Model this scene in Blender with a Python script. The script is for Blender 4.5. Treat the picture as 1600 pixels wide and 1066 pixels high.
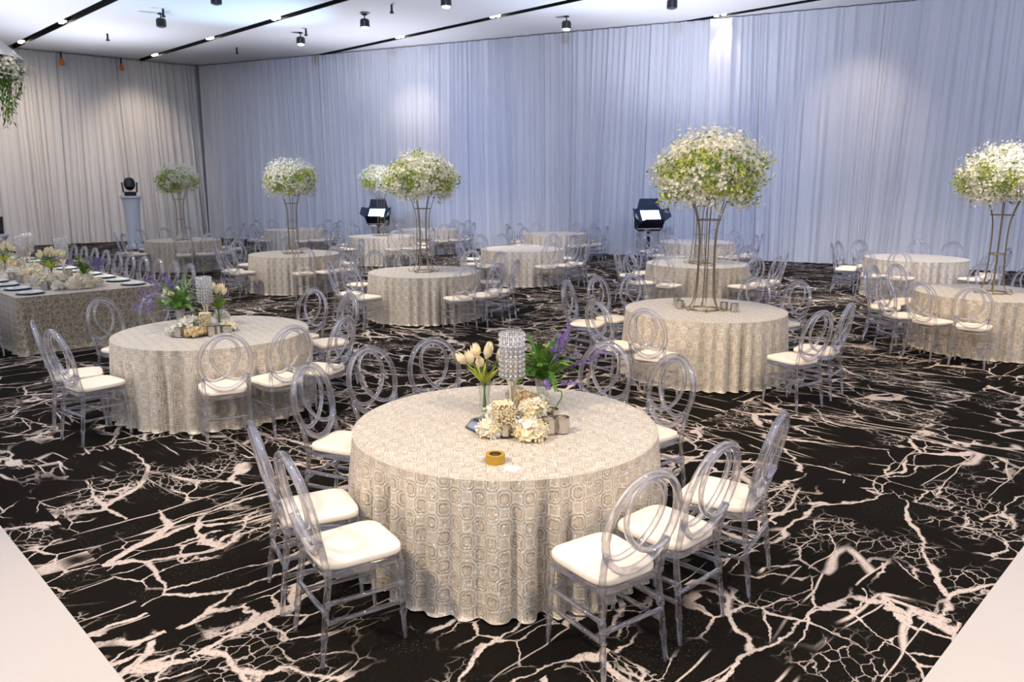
import bpy, math, random
import numpy as np
from mathutils import Vector, Matrix

for o in list(bpy.data.objects):
    bpy.data.objects.remove(o, do_unlink=True)
scene = bpy.context.scene
col = scene.collection
PI = math.pi
random.seed(7)
rng = np.random.default_rng(7)

# ------------------------------------------------------------------ camera
cam_d = bpy.data.cameras.new('camera')
cam = bpy.data.objects.new('camera', cam_d)
col.objects.link(cam)
cam.location = (0, 0, 2.2)
cam.rotation_euler = (math.radians(90 - 11.63), 0, 0)
cam_d.sensor_width = 36
cam_d.lens = 27.0
cam_d.clip_end = 200
cam_d.dof.use_dof = True
cam_d.dof.focus_distance = 4.6
cam_d.dof.aperture_fstop = 5.6
scene.camera = cam

# ------------------------------------------------------------------ world, exposure
w = bpy.data.worlds.new('world'); scene.world = w
w.use_nodes = True
bg = w.node_tree.nodes['Background']
bg.inputs['Color'].default_value = (.86, .89, 1.0, 1)
bg.inputs['Strength'].default_value = .42
vs = scene.view_settings
vs.view_transform = 'Standard'; vs.look = 'None'; vs.gamma = 1; vs.exposure = 0.38
vs.use_curve_mapping = False
cy = scene.cycles
cy.max_bounces = 8; cy.transmission_bounces = 8; cy.glossy_bounces = 4; cy.diffuse_bounces = 3
cy.transparent_max_bounces = 24
cy.caustics_reflective = False; cy.caustics_refractive = False
cy.sample_clamp_indirect = 4.0
cy.use_denoising = True

# ------------------------------------------------------------------ lights
CEIL = 6.7

def spot(name, loc, target, energy, color, angle, blend=.6, radius=.25):
    d = bpy.data.lights.new(name, 'SPOT')
    d.energy = energy; d.color = color; d.spot_size = math.radians(angle); d.spot_blend = blend
    d.shadow_soft_size = radius
    o = bpy.data.objects.new(name, d); col.objects.link(o)
    o.location = loc
    o.rotation_euler = (Vector(target) - Vector(loc)).to_track_quat('-Z', 'Y').to_euler()
    o['kind'] = 'helper'
    return o

WARM = (1.0, .80, .56); NEUT = (1.0, .92, .82); BLUE = (.38, .52, 1.0); ICE = (.62, .82, 1.0); LILAC = (.86, .89, 1.0)
# warm ceiling spots over the dining floor
spot('ceiling_spot_light', (-4.2, 1.2, 6.4), (-.2, 4.2, .5), 1500, WARM, 62, .8, .30)
spot('ceiling_spot_light', (3.2, 1.6, 6.4), (1.4, 5.0, .4), 900, WARM, 70, .8, .30)
spot('ceiling_spot_light', (-1.5, 6.5, 6.4), (2.4, 8.8, .5), 900, WARM, 62, .8, .25)
spot('ceiling_spot_light', (-5.0, 5.5, 6.4), (-3.0, 8.0, .5), 800, NEUT, 62, .8, .25)
spot('ceiling_spot_light', (5.0, 8.0, 6.4), (7.0, 11.0, .5), 1100, WARM, 70, .8, .25)
spot('ceiling_spot_light', (-3.5, 11.0, 6.4), (-1.4, 13.0, .5), 900, NEUT, 65, .8, .25)
spot('ceiling_spot_light', (-7.5, 12.0, 6.4), (-5.5, 14.5, .5), 1100, NEUT, 75, .8, .25)
spot('ceiling_spot_light', (1.5, 12.5, 6.4), (3.0, 15.0, .5), 900, NEUT, 70, .8, .25)
spot('ceiling_spot_light', (-1.5, 17.5, 6.4), (-2.0, 20.0, .5), 1500, NEUT, 85, .8, .25)
spot('ceiling_spot_light', (6.0, 13.5, 6.4), (7.5, 16.0, .5), 1100, NEUT, 75, .8, .25)
# the floodlights, moving heads and added, unseen fill lamps beyond the frame are thrown up at the ceiling, which lights the room
for x_, y_, z_, e_, c_, a_, lean_ in ((3.75, 20.6, 1.9, 850, LILAC, 140, -1.0), (-4.7, 25.0, 1.9, 750, LILAC, 135, -1.2), (-12.6, 25.0, 2.6, 650, LILAC, 135, -1.2), (-13.4, 19.6, 1.7, 800, LILAC, 140, -.8),
                           (4.5, -1.0, 1.2, 3400, LILAC, 155, 0), (-5.5, -1.0, 1.2, 3400, LILAC, 155, 0), (13.0, 9.0, 1.2, 3000, LILAC, 155, 0), (-13.0, 8.0, 1.2, 3000, LILAC, 155, 0)):
    spot('ceiling_fill', (x_, y_, z_), (x_, y_ + lean_ - .01, CEIL), e_, c_, a_, 1.0, .3)
spot('flood_beam', (-4.7, 25.0, 1.9), (-7.6, 21.0, CEIL), 1500, (.42, .74, 1.0), 58, 1.0, .2)
spot('flood_beam', (3.85, 21.0, 1.8), (1.2, 19.6, CEIL), 500, (.45, .62, 1.0), 70, 1.0, .2)
# blue wash on the drapes from the show lights
spot('blue_wash_light', (6.0, 4.0, 6.2), (9.8, 20.5, 3.0), 2200, BLUE, 62, .9, .4)
spot('blue_wash_light', (0.5, 6.0, 6.2), (2.6, 24.0, 3.2), 2500, BLUE, 52, .9, .4)
spot('blue_wash_light', (-4.0, 8.0, 6.2), (-4.6, 27.5, 3.2), 3000, BLUE, 42, .9, .4)
# warm grazers down the drapes
spot('drape_spot_light', (5.82, 22.40, 6.66), (5.97, 22.74, 5.0), 60, (1.0, .82, .62), 70, .9, .06)
spot('drape_spot_light', (-3.4, 24.9, 6.4), (-3.5, 27.1, 3.4), 130, (1.0, .84, .70), 70, 1.0, .1)
spot('drape_spot_light', (-12.6, 27.5, 6.5), (-14.1, 30.0, 3.4), 260, (1.0, .80, .62), 70, 1.0, .1)
spot('drape_spot_light', (-14.6, 23.2, 6.5), (-17.0, 27.2, 3.0), 600, (1.0, .80, .62), 75, 1.0, .1)
spot('drape_spot_light', (8.4, 18.8, 6.5), (9.0, 21.0, 3.2), 140, (1.0, .86, .78), 70, 1.0, .1)

# ------------------------------------------------------------------ node helpers
class G:
    """small expression builder over a material's node tree"""
    def __init__(s, name):
        s.m = bpy.data.materials.new(name); s.m.use_nodes = True
        s.t = s.m.node_tree; s.t.nodes.clear()
        s.out = s.t.nodes.new('ShaderNodeOutputMaterial')
    def n(s, typ, **kw):
        nd = s.t.nodes.new(typ)
        for k, v in kw.items(): setattr(nd, k, v)
        return nd
    def put(s, sock, v):
        if isinstance(v, bpy.types.NodeSocket): s.t.links.new(v, sock)
        else: sock.default_value = v
    def math(s, op, a, b=None, c=None, clamp=False):
        nd = s.n('ShaderNodeMath', operation=op, use_clamp=clamp)
        s.put(nd.inputs[0], a)
        if b is not None: s.put(nd.inputs[1], b)
        if c is not None: s.put(nd.inputs[2], c)
        return nd.outputs[0]
    def vmath(s, op, a, b=None, scale=None):
        nd = s.n('ShaderNodeVectorMath', operation=op)
        s.put(nd.inputs[0], a)
        if b is not None: s.put(nd.inputs[1], b)
        if scale is not None: s.put(nd.inputs['Scale'], scale)
        return nd.outputs['Value'] if op in ('LENGTH', 'DOT_PRODUCT') else nd.outputs['Vector']
    def xyz(s, x, y, z=0.0):
        nd = s.n('ShaderNodeCombineXYZ')
        for i, v in enumerate((x, y, z)): s.put(nd.inputs[i], v)
        return nd.outputs[0]
    def sep(s, v):
        nd = s.n('ShaderNodeSeparateXYZ'); s.put(nd.inputs[0], v)
        return nd.outputs[0], nd.outputs[1], nd.outputs[2]
    def noise(s, v, scale, detail=2.0, rough=.5, color=False, dist=0.0):
        nd = s.n('ShaderNodeTexNoise'); s.put(nd.inputs['Vector'], v)
        nd.inputs['Scale'].default_value = scale; nd.inputs['Detail'].default_value = detail
        nd.inputs['Roughness'].default_value = rough; nd.inputs['Distortion'].default_value = dist
        return nd.outputs['Color'] if color else nd.outputs[0]
    def voro(s, v, scale, feature='DISTANCE_TO_EDGE', out=0, rand=1.0):
        nd = s.n('ShaderNodeTexVoronoi', feature=feature); s.put(nd.inputs['Vector'], v)
        nd.inputs['Scale'].default_value = scale; nd.inputs['Randomness'].default_value = rand
        return nd.outputs[out]
    def ramp(s, v, lo, hi, a=0.0, b=1.0):
        nd = s.n('ShaderNodeMapRange', interpolation_type='SMOOTHSTEP')
        for i, x in enumerate((v, lo, hi, a, b)): s.put(nd.inputs[i], x)
        return nd.outputs[0]
    def mix(s, f, a, b):
        nd = s.n('ShaderNodeMix', data_type='RGBA')
        s.put(nd.inputs['Factor'], f)
        for k, v in ((6, a), (7, b)):
            s.put(nd.inputs[k], v if isinstance(v, bpy.types.NodeSocket) else (*v, 1))
        return nd.outputs[2]
    def bsdf(s, color=None, rough=.5, metal=0.0, **kw):
        b = s.n('ShaderNodeBsdfPrincipled')
        if color is not None: s.put(b.inputs['Base Color'], color if isinstance(color, bpy.types.NodeSocket) else (*color, 1))
        s.put(b.inputs['Roughness'], rough); s.put(b.inputs['Metallic'], metal)
        for k, v in kw.items(): s.put(b.inputs[k.replace('_', ' ')], v)
        return b
    def bump(s, h, strength=.3, dist=.01):
        b = s.n('ShaderNodeBump'); b.inputs['Strength'].default_value = strength
        b.inputs['Distance'].default_value = dist; s.put(b.inputs['Height'], h)
        return b.outputs[0]
    def end(s, sh):
        s.t.links.new(sh.outputs[0] if hasattr(sh, 'outputs') else sh, s.out.inputs[0]); return s.m

def simple(name, color, rough=.5, metal=0.0, noise=0.0, scale=20, **kw):
    g = G(name)
    c = color
    if noise:
        geo = g.n('ShaderNodeTexCoord').outputs['Object']
        f = g.noise(geo, scale, 3)
        c = g.mix(f, tuple(x * (1 - noise) for x in color), tuple(min(1, x * (1 + noise)) for x in color))
    return g.end(g.bsdf(c, rough, metal, **kw))

def emissive(name, color, strength):
    g = G(name)
    e = g.n('ShaderNodeEmission'); e.inputs[0].default_value = (*color, 1); e.inputs[1].default_value = strength
    return g.end(e)

def mat_acrylic(name, tint=(.965, .97, 1.0), clear=.56, haze=.012, rim=.95):
    """clear plastic: see-through in the middle of a tube, mirror-bright at grazing angles"""
    g = G(name)
    gl = g.n('ShaderNodeBsdfGlass'); gl.inputs['Color'].default_value = (*tint, 1)
    gl.inputs['Roughness'].default_value = 0.0; gl.inputs['IOR'].default_value = 1.47
    tr = g.n('ShaderNodeBsdfTransparent'); tr.inputs[0].default_value = (*tint, 1)
    mx = g.n('ShaderNodeMixShader'); mx.inputs[0].default_value = clear
    g.t.links.new(gl.outputs[0], mx.inputs[1]); g.t.links.new(tr.outputs[0], mx.inputs[2])
    # faint scuffed haze of moulded plastic
    df = g.n('ShaderNodeBsdfDiffuse'); df.inputs[0].default_value = (.9, .9, .95, 1)
    m2 = g.n('ShaderNodeMixShader'); m2.inputs[0].default_value = haze
    g.t.links.new(mx.outputs[0], m2.inputs[1]); g.t.links.new(df.outputs[0], m2.inputs[2])
    # polished skin
    gs = g.n('ShaderNodeBsdfGlossy'); gs.inputs['Color'].default_value = (.96, .96, 1.0, 1); gs.inputs['Roughness'].default_value = .03
    fr = g.n('ShaderNodeLayerWeight'); fr.inputs['Blend'].default_value = .5
    k = g.math('MULTIPLY', g.math('POWER', fr.outputs['Facing'], 3.0), rim)
    m3 = g.n('ShaderNodeMixShader'); g.put(m3.inputs[0], g.math('ADD', k, .04))
    g.t.links.new(m2.outputs[0], m3.inputs[1]); g.t.links.new(gs.outputs[0], m3.inputs[2])
    return g.end(m3)

def mat_carpet():
    g = G('marbled_carpet')
    P = g.n('ShaderNodeNewGeometry').outputs['Position']
    x, y, z = g.sep(P)
    u = g.math('MULTIPLY', g.math('SUBTRACT', x, y), .70711)
    v = g.math('MULTIPLY', g.math('ADD', x, y), .70711)
    # woven panels: each takes its own piece of the printed pattern
    cu = g.math('FLOOR', g.math('DIVIDE', g.math('ADD', u, 5.20), 1.55))
    cv = g.math('FLOOR', g.math('DIVIDE', g.math('SUBTRACT', v, 1.23), 1.45))
    wn = g.n('ShaderNodeTexWhiteNoise', noise_dimensions='2D')
    g.put(wn.inputs['Vector'], g.xyz(cu, g.math('MULTIPLY', cv, 1.0)))
    off = g.vmath('SCALE', wn.outputs['Color'], scale=40.0)
    base = g.vmath('ADD', g.xyz(u, v), g.vmath('MULTIPLY', off, (1, 1, 0)))
    # half of the panels are laid the other way round
    bx, by, _ = g.sep(base)
    fl = g.math('GREATER_THAN', wn.outputs['Value'], .5)
    nf = g.math('SUBTRACT', 1.0, fl)
    base = g.xyz(g.math('ADD', g.math('MULTIPLY', bx, nf), g.math('MULTIPLY', by, fl)), g.math('ADD', g.math('MULTIPLY', by, nf), g.math('MULTIPLY', bx, fl)))
    warp = g.vmath('SCALE', g.vmath('SUBTRACT', g.noise(base, 1.6, 2, .5, True), (.5, .5, .5)), scale=.36)
    warp2 = g.vmath('SCALE', g.vmath('SUBTRACT', g.noise(base, 9.0, 3, .65, True), (.5, .5, .5)), scale=.075)
    q = g.vmath('ADD', g.vmath('ADD', base, warp), warp2)
    qs = g.vmath('MULTIPLY', q, (.62, 1.35, 1))
    # long veins
    wid = g.ramp(g.noise(base, 1.6, 3), .40, .80, .001, .030)
    d1 = g.voro(qs, 1.15)
    v1 = g.math('SUBTRACT', 1.0, g.ramp(d1, wid, g.math('ADD', wid, .012)))
    gate1 = g.ramp(g.noise(base, 1.7, 2), .36, .46)
    v1 = g.math('MULTIPLY', v1, gate1)
    # crackle network
    d2 = g.voro(g.vmath('MULTIPLY', q, (.8, 1.2, 1)), 3.4)
    wid2 = g.ramp(g.noise(base, 2.4, 2), .4, .75, .002, .032)
    v2 = g.math('SUBTRACT', 1.0, g.ramp(d2, wid2, g.math('ADD', wid2, .02)))
    gate2 = g.ramp(g.noise(g.vmath('ADD', base, (13, 7, 0)), 1.0, 2), .46, .54)
    v2 = g.math('MULTIPLY', v2, gate2)
    # fine crackle
    d3 = g.voro(g.vmath('MULTIPLY', q, (1, 1.5, 1)), 9.0)
    v3 = g.math('SUBTRACT', 1.0, g.ramp(d3, .008, .05))
    gate3 = g.ramp(g.noise(g.vmath('ADD', base, (3, 27, 0)), 1.2, 3), .53, .60)
    v3 = g.math('MULTIPLY', g.math('MULTIPLY', v3, gate3), .8)
    # straight scratch lines
    st = g.voro(g.vmath('MULTIPLY', g.vmath('ADD', base, g.vmath('SCALE', warp, scale=.35)), (.28, 2.2, 1)), 1.7)
    v4 = g.math('SUBTRACT', 1.0, g.ramp(st, .004, .022))
    gate4 = g.ramp(g.noise(g.vmath('ADD', base, (31, 2, 0)), .9, 2), .50, .56)
    v4 = g.math('MULTIPLY', v4, gate4)
    # blots
    bl = g.ramp(g.noise(g.vmath('MULTIPLY', q, (.8, 1.5, 1)), 1.5, 4, .55), .69, .705)
    hole = g.ramp(g.noise(q, 7.0, 3), .42, .5)
    bl = g.math('MULTIPLY', bl, hole)
    # worn speckle
    sp = g.ramp(g.noise(P, 90, 2), .60, .70)
    spg = g.ramp(g.noise(base, 2.2, 3), .50, .64)
    sp = g.math('MULTIPLY', g.math('MULTIPLY', sp, spg), .14)
    f = g.math('MAXIMUM', g.math('MAXIMUM', v1, v2), g.math('MAXIMUM', v3, v4))
    f = g.math('MAXIMUM', f, g.math('MAXIMUM', bl, sp), clamp=True)
    edge = g.ramp(g.noise(P, 60, 2), .30, .46)
    f = g.math('MULTIPLY', f, g.math('ADD', g.math('MULTIPLY', edge, .45), .55))
    dark = g.mix(g.noise(P, 45, 2), (.003, .0025, .002), (.011, .009, .007))
    lite = g.mix(g.noise(base, 3, 2), (.42, .345, .30), (.57, .49, .44))
    c = g.mix(f, dark, lite)
    b = g.bsdf(c, .95, 0)
    b.inputs['Specular IOR Level'].default_value = .05
    g.put(b.inputs['Normal'], g.bump(g.noise(P, 260, 2), .25, .004))
    return g.end(b)

def mat_cloth(name, ground=(.54, .455, .345), line=(.33, .255, .17), lite=(.68, .625, .54), cw=.125, ch=.155):
    """sequinned trellis: rounded rectangles one inside the other, staggered"""
    g = G(name)
    uv = g.n('ShaderNodeUVMap').outputs[0]
    P = g.n('ShaderNodeNewGeometry').outputs['Position']
    x, y, _ = g.sep(uv)
    a = g.math('DIVIDE', x, cw); b = g.math('DIVIDE', y, ch)
    def cell(da, db):
        pa = g.math('ABSOLUTE', g.math('SUBTRACT', g.math('FRACT', g.math('ADD', a, da)), .5))
        pb = g.math('ABSOLUTE', g.math('SUBTRACT', g.math('FRACT', g.math('ADD', b, db)), .5))
        m = g.math('MAXIMUM', g.math('MULTIPLY', pa, 1.05), g.math('MULTIPLY', pb, 1.05))
        return g.math('MAXIMUM', m, g.math('MULTIPLY', g.math('ADD', pa, pb), .66))
    d = g.math('MINIMUM', cell(0.0, 0.0), cell(.5, .5))
    def ring(r, wd):
        return g.math('SUBTRACT', 1.0, g.ramp(g.math('ABSOLUTE', g.math('SUBTRACT', d, r)), wd * .5, wd))
    wob = g.noise(P, 28, 2)
    ln = g.math('MULTIPLY', g.math('MAXIMUM', ring(.17, .034), g.math('MULTIPLY', ring(.275, .034), .75)), g.ramp(wob, .3, .6, .35, 1.0))
    hi = g.math('MAXIMUM', ring(.225, .05), ring(.345, .06))
    # sequins; their sparkle is painted in as white dots
    sq = g.voro(P, 170, 'F1', 1)
    r_, g_, b_ = g.sep(sq)
    c = g.mix(hi, ground, lite)
    c = g.mix(g.math('MULTIPLY', ln, .95), c, line)
    c = g.mix(g.math('MULTIPLY', g.math('GREATER_THAN', r_, .955), .9), c, (1, .98, .95))
    c = g.mix(g.math('MULTIPLY', g.math('LESS_THAN', r_, .12), .35), c, line)
    bs = g.bsdf(c, .55, 0, Sheen_Weight=.25)
    spk = g.math('MULTIPLY', g.math('GREATER_THAN', g_, .82), .6)
    spk = g.math('MAXIMUM', spk, g.math('MULTIPLY', hi, .28))
    g.put(bs.inputs['Metallic'], spk)
    g.put(bs.inputs['Roughness'], g.math('SUBTRACT', .62, g.math('MULTIPLY', spk, .5)))
    h = g.math('ADD', g.math('MULTIPLY', hi, .6), g.math('MULTIPLY', b_, .8))
    g.put(bs.inputs['Normal'], g.bump(h, .5, .003))
    return g.end(bs)

def mat_drape():
    g = G('white_voile')
    P = g.n('ShaderNodeTexCoord').outputs['Object']
    f = g.noise(g.vmath('MULTIPLY', P, (6, 6, .35)), 1.0, 3)
    c = g.mix(f, (.70, .70, .72), (.86, .85, .85))
    b = g.bsdf(c, .8, 0, Sheen_Weight=.2)
    tl = g.n('ShaderNodeBsdfTranslucent'); tl.inputs[0].default_value = (.75, .76, .80, 1)
    mx = g.n('ShaderNodeMixShader'); mx.inputs[0].default_value = .12
    g.t.links.new(b.outputs[0], mx.inputs[1]); g.t.links.new(tl.outputs[0], mx.inputs[2])
    return g.end(mx)

def mat_petal(name, color, trans=.3):
    g = G(name)
    P = g.n('ShaderNodeTexCoord').outputs['Object']
    f = g.noise(P, 12, 2)
    c = g.mix(f, tuple(x * .86 for x in color), tuple(min(1, x * 1.06) for x in color))
    b = g.bsdf(c, .7, 0)
    tl = g.n('ShaderNodeBsdfTranslucent'); g.put(tl.inputs[0], c)
    mx = g.n('ShaderNodeMixShader'); mx.inputs[0].default_value = trans
    g.t.links.new(b.outputs[0], mx.inputs[1]); g.t.links.new(tl.outputs[0], mx.inputs[2])
    return g.end(mx)

def mat_rough_metal(name, color, rough=.3, scale=80, strength=.5):
    g = G(name)
    P = g.n('ShaderNodeTexCoord').outputs['Object']
    h = g.voro(P, scale, 'F1', 0)
    b = g.bsdf(color, rough, 1.0)
    g.put(b.inputs['Normal'], g.bump(h, strength, .004))
    return g.end(b)

M = dict(
    acrylic=mat_acrylic('clear_acrylic'),
    cushion=simple('ivory_vinyl', (.84, .73, .60), .55, noise=.03, scale=6),
    carpet=mat_carpet(),
    cloth=mat_cloth('sequin_cloth'),
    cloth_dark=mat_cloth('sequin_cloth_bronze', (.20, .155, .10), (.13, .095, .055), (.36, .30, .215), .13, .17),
    drape=mat_drape(),
    ceiling=simple('ceiling_paint', (.80, .80, .83), .85, noise=.015, scale=.6),
    slot=simple('black_slot', (.012, .014, .018), .6, noise=.2, scale=5),
    black=simple('black_housing', (.010, .012, .018), .35, noise=.2, scale=8),
    white=simple('white_vinyl_floor', (.48, .44, .41), .35, noise=.02, scale=1.2),
    plinth=simple('white_plinth', (.72, .76, .86), .5, noise=.03, scale=4),
    gold=simple('brushed_gold', (.34, .265, .165), .35, 1.0, noise=.1, scale=30),
    silver=simple('chrome', (.78, .76, .72), .18, 1.0, noise=.06, scale=30),
    crystal=mat_acrylic('crystal_glass', (.98, .97, .96), .25, .30),
    glass=mat_acrylic('thin_clear_glass', (.97, .98, .97), .85, .02, .5),
    mirror=simple('mirror_glass', (.80, .84, .90), .03, 1.0, noise=.02, scale=10),
    white_petal=mat_petal('white_petals', (.88, .84, .74)),
    cream_petal=mat_petal('cream_petals', (.86, .75, .50)),
    tan_petal=mat_petal('tan_petals', (.70, .50, .25)),
    tulip=mat_petal('tulip_petals', (.90, .80, .55)),
    lime=mat_petal('lime_buds', (.60, .62, .10)),
    green=mat_petal('green_leaves', (.20, .34, .04)),
    fern=mat_petal('fern_leaves', (.07, .20, .025)),
    lavender=mat_petal('lavender_spikes', (.24, .15, .42)),
    gypso=mat_petal('gypsophila_white', (.95, .92, .80)),
    pale_green=mat_petal('pale_green_buds', (.46, .56, .27)),
    pearl=mat_rough_metal('beaded_pearl', (.42, .31, .18), .45, 70, 1.0),
    mercury=mat_rough_metal('mercury_glass', (.55, .52, .48), .22, 120, .3),
    plate=simple('white_china', (.72, .76, .76), .2, noise=.02, scale=8),
    plate_rim=simple('dark_teal_charger', (.03, .07, .08), .25, noise=.2, scale=8),
    tape=simple('gold_tape', (.40, .23, .02), .35, noise=.12, scale=60),
    paper=simple('white_paper', (.86, .82, .78), .7, noise=.02, scale=20),
    orange=simple('orange_strap', (.72, .22, .06), .7, noise=.15, scale=20),
    warm_led=emissive('warm_led', (1.0, .90, .74), 14.0),
    cool_led=emissive('cool_led', (.72, .90, 1.0), 9.0),
    blue_flap=simple('blue_lit_metal', (.02, .035, .07), .45, .3, noise=.1, scale=8),
    stem=simple('green_stem', (.10, .20, .03), .6, noise=.15, scale=30),
)

# ------------------------------------------------------------------ mesh helpers
class MB:
    def __init__(s): s.v = []; s.f = []; s.mi = []; s.uv = {}; s.n = 0
    def add(s, verts, faces, mi=0):
        verts = np.asarray(verts, float).reshape(-1, 3)
        s.v.append(verts)
        for f in faces:
            s.f.append(tuple(int(i) + s.n for i in f)); s.mi.append(mi)
        s.n += len(verts); return s
    def box(s, lo, hi, mi=0):
        x0, y0, z0 = lo; x1, y1, z1 = hi
        return s.add([(x0, y0, z0), (x1, y0, z0), (x1, y1, z0), (x0, y1, z0), (x0, y0, z1), (x1, y0, z1), (x1, y1, z1), (x0, y1, z1)],
                     [(0, 3, 2, 1), (4, 5, 6, 7), (0, 1, 5, 4), (1, 2, 6, 5), (2, 3, 7, 6), (3, 0, 4, 7)], mi)
    def lathe(s, prof, n=24, c=(0, 0, 0), mi=0, closed_ends=True):
        """prof: list of (r, z)"""
        a = np.arange(n) * 2 * PI / n
        V = []
        for r, z in prof: V += [(c[0] + r * math.cos(t), c[1] + r * math.sin(t), c[2] + z) for t in a]
        F = []
        for i in range(len(prof) - 1):
            for j in range(n):
                k = (j + 1) % n
                F.append((i * n + j, i * n + k, (i + 1) * n + k, (i + 1) * n + j))
        if closed_ends:
            F.append(tuple(range(n - 1, -1, -1))); F.append(tuple((len(prof) - 1) * n + j for j in range(n)))
        return s.add(V, F, mi)
    def tube(s, pts, r, n=8, closed=False, mi=0, flat=1.0, ref=None):
        """sweep along points; r number or list"""
        P = np.asarray(pts, float); m = len(P)
        R = np.full(m, r) if np.isscalar(r) else np.asarray(r, float)
        T = np.zeros_like(P)
        for i in range(m):
            a = P[(i - 1) % m] if (closed or i > 0) else P[i]
            b = P[(i + 1) % m] if (closed or i < m - 1) else P[i]
            T[i] = (b - a) / (np.linalg.norm(b - a) + 1e-9)
        if ref is None:
            ref = np.array([0, 0, 1.0]) if abs(T[0][2]) < .9 else np.array([0, 1.0, 0])
        V = []
        N = np.cross(T[0], ref); N /= np.linalg.norm(N) + 1e-9
        for i in range(m):
            N = N - T[i] * np.dot(N, T[i]); N /= np.linalg.norm(N) + 1e-9
            B = np.cross(T[i], N)
            for k in range(n):
                t = 2 * PI * k / n
                V.append(P[i] + R[i] * (math.cos(t) * N * flat + math.sin(t) * B))
        F = []
        for i in range(m if closed else m - 1):
            j = (i + 1) % m
            for k in range(n):
                l = (k + 1) % n
                F.append((i * n + k, i * n + l, j * n + l, j * n + k))
        if not closed:
            F.append(tuple(range(n - 1, -1, -1))); F.append(tuple((m - 1) * n + k for k in range(n)))
        return s.add(V, F, mi)
    def ball(s, c, r, n=8, m=6, mi=0, sz=1.0):
        prof = [(max(r * math.sin(PI * i / m), r * .02), -r * sz * math.cos(PI * i / m)) for i in range(m + 1)]
        return s.lathe(prof, n, c, mi)
    def mesh(s, name, mats, smooth=True, uv=None):
        me = bpy.data.meshes.new(name)
        V = np.concatenate(s.v) if s.v else np.zeros((0, 3))
        me.from_pydata(V.tolist(), [], s.f)
        for m_ in mats: me.materials.append(m_)
        if len(mats) > 1: me.polygons.foreach_set('material_index', s.mi)
        if smooth:
            me.polygons.foreach_set('use_smooth', [True] * len(me.polygons))
        if uv is not None:
            l = me.uv_layers.new(name='UVMap')
            li = np.zeros(len(me.loops), int); me.loops.foreach_get('vertex_index', li)
            l.data.foreach_set('uv', np.asarray(uv)[li].ravel())
        me.update()
        return me

def sharp(me, deg=35):
    me.set_sharp_from_angle(angle=math.radians(deg)); return me

def ob(name, me, parent=None, loc=None, rot=None, kind=None, label=None, cat=None, group=None):
    o = bpy.data.objects.new(name, me); col.objects.link(o)
    if parent is not None: o.parent = parent
    if loc is not None: o.location = loc
    if rot is not None: o.rotation_euler = rot
    tag(o, label, cat, group, kind)
    return o

def tag(o, label=None, cat=None, group=None, kind=None):
    if label: o['label'] = label
    if cat: o['category'] = cat
    if group: o['group'] = group
    if kind: o['kind'] = kind
    return o

def thing(name, label, cat, loc=(0, 0, 0), rz=0.0, group=None):
    o = bpy.data.objects.new(name, None); col.objects.link(o)
    o.location = loc; o.rotation_euler = (0, 0, rz); o.empty_display_size = .1
    return tag(o, label, cat, group)

def spline(pts, n=8, closed=False):
    """Catmull-Rom through pts"""
    P = np.asarray(pts, float); m = len(P); out = []
    for i in range(m if closed else m - 1):
        g = lambda k: P[k % m] if closed else P[min(max(k, 0), m - 1)]
        p0, p1, p2, p3 = g(i - 1), g(i), g(i + 1), g(i + 2)
        for j in range(n):
            t = j / n
            out.append(.5 * (2 * p1 + (p2 - p0) * t + (2 * p0 - 5 * p1 + 4 * p2 - p3) * t * t + (3 * p1 - p0 - 3 * p2 + p3) * t ** 3))
    if not closed: out.append(P[-1])
    return np.array(out)

# ------------------------------------------------------------------ the room
S2 = math.sqrt(.5)
CORNER = np.array([-12.33, 31.75])
DB = np.array([1, -.4927]); DB /= np.linalg.norm(DB)          # along the long draped wall, to the right
DL = np.array([-1, -.88]); DL /= np.linalg.norm(DL)           # along the draped wall at the side
LB, LL = 31.0, 17.0

# floor: base slab + carpet panels
mb = MB().add([(-34, -4, -.02), (26, -4, -.02), (26, 40, -.02), (-34, 40, -.02), (-34, -4, -.008), (26, -4, -.008), (26, 40, -.008), (-34, 40, -.008)],
              [(0, 3, 2, 1), (4, 5, 6, 7), (0, 1, 5, 4), (1, 2, 6, 5), (2, 3, 7, 6), (3, 0, 4, 7)])
floor = ob('floor', mb.mesh('floor', [M['carpet']], False), kind='structure')
tag(floor, 'black carpet with white marble veining laid in panels')
pan = MB().box((0, 0, -.008), (1.55, 1.45, 0)).mesh('carpet_panel', [M['carpet']], False)
cells = []
for i in range(-24, 24):
    for j in range(-4, 24):
        uc = -5.20 + 1.55 * (i + .5); vc = 1.23 + 1.45 * (j + .5)
        x, y = (uc + vc) * S2, (vc - uc) * S2
        if y > 1.6 and abs(x) < y * .72 + 1.2: cells.append((x * x + y * y, i, j))
cells.sort()
for _, i, j in cells[:240]:
    u0 = -5.20 + 1.55 * i; v0 = 1.23 + 1.45 * j
    # local x runs along u = (1,-1), local y along v = (1,1)
    ob('carpet_panel', pan, floor, ((u0 + v0) * S2, (v0 - u0) * S2, 0), (0, 0, -PI / 4))
rest = MB()
for _, i, j in cells[240:]:
    u0 = -5.20 + 1.55 * i; v0 = 1.23 + 1.45 * j
    q = [(u0, v0), (u0 + 1.55, v0), (u0 + 1.55, v0 + 1.45), (u0, v0 + 1.45)]
    rest.add([((a + b) * S2, (b - a) * S2, 0) for a, b in q], [(0, 1, 2, 3)])
ob('far_carpet_panels', rest.mesh('far_carpet_panels', [M['carpet']], False), floor, kind='stuff')

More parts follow.
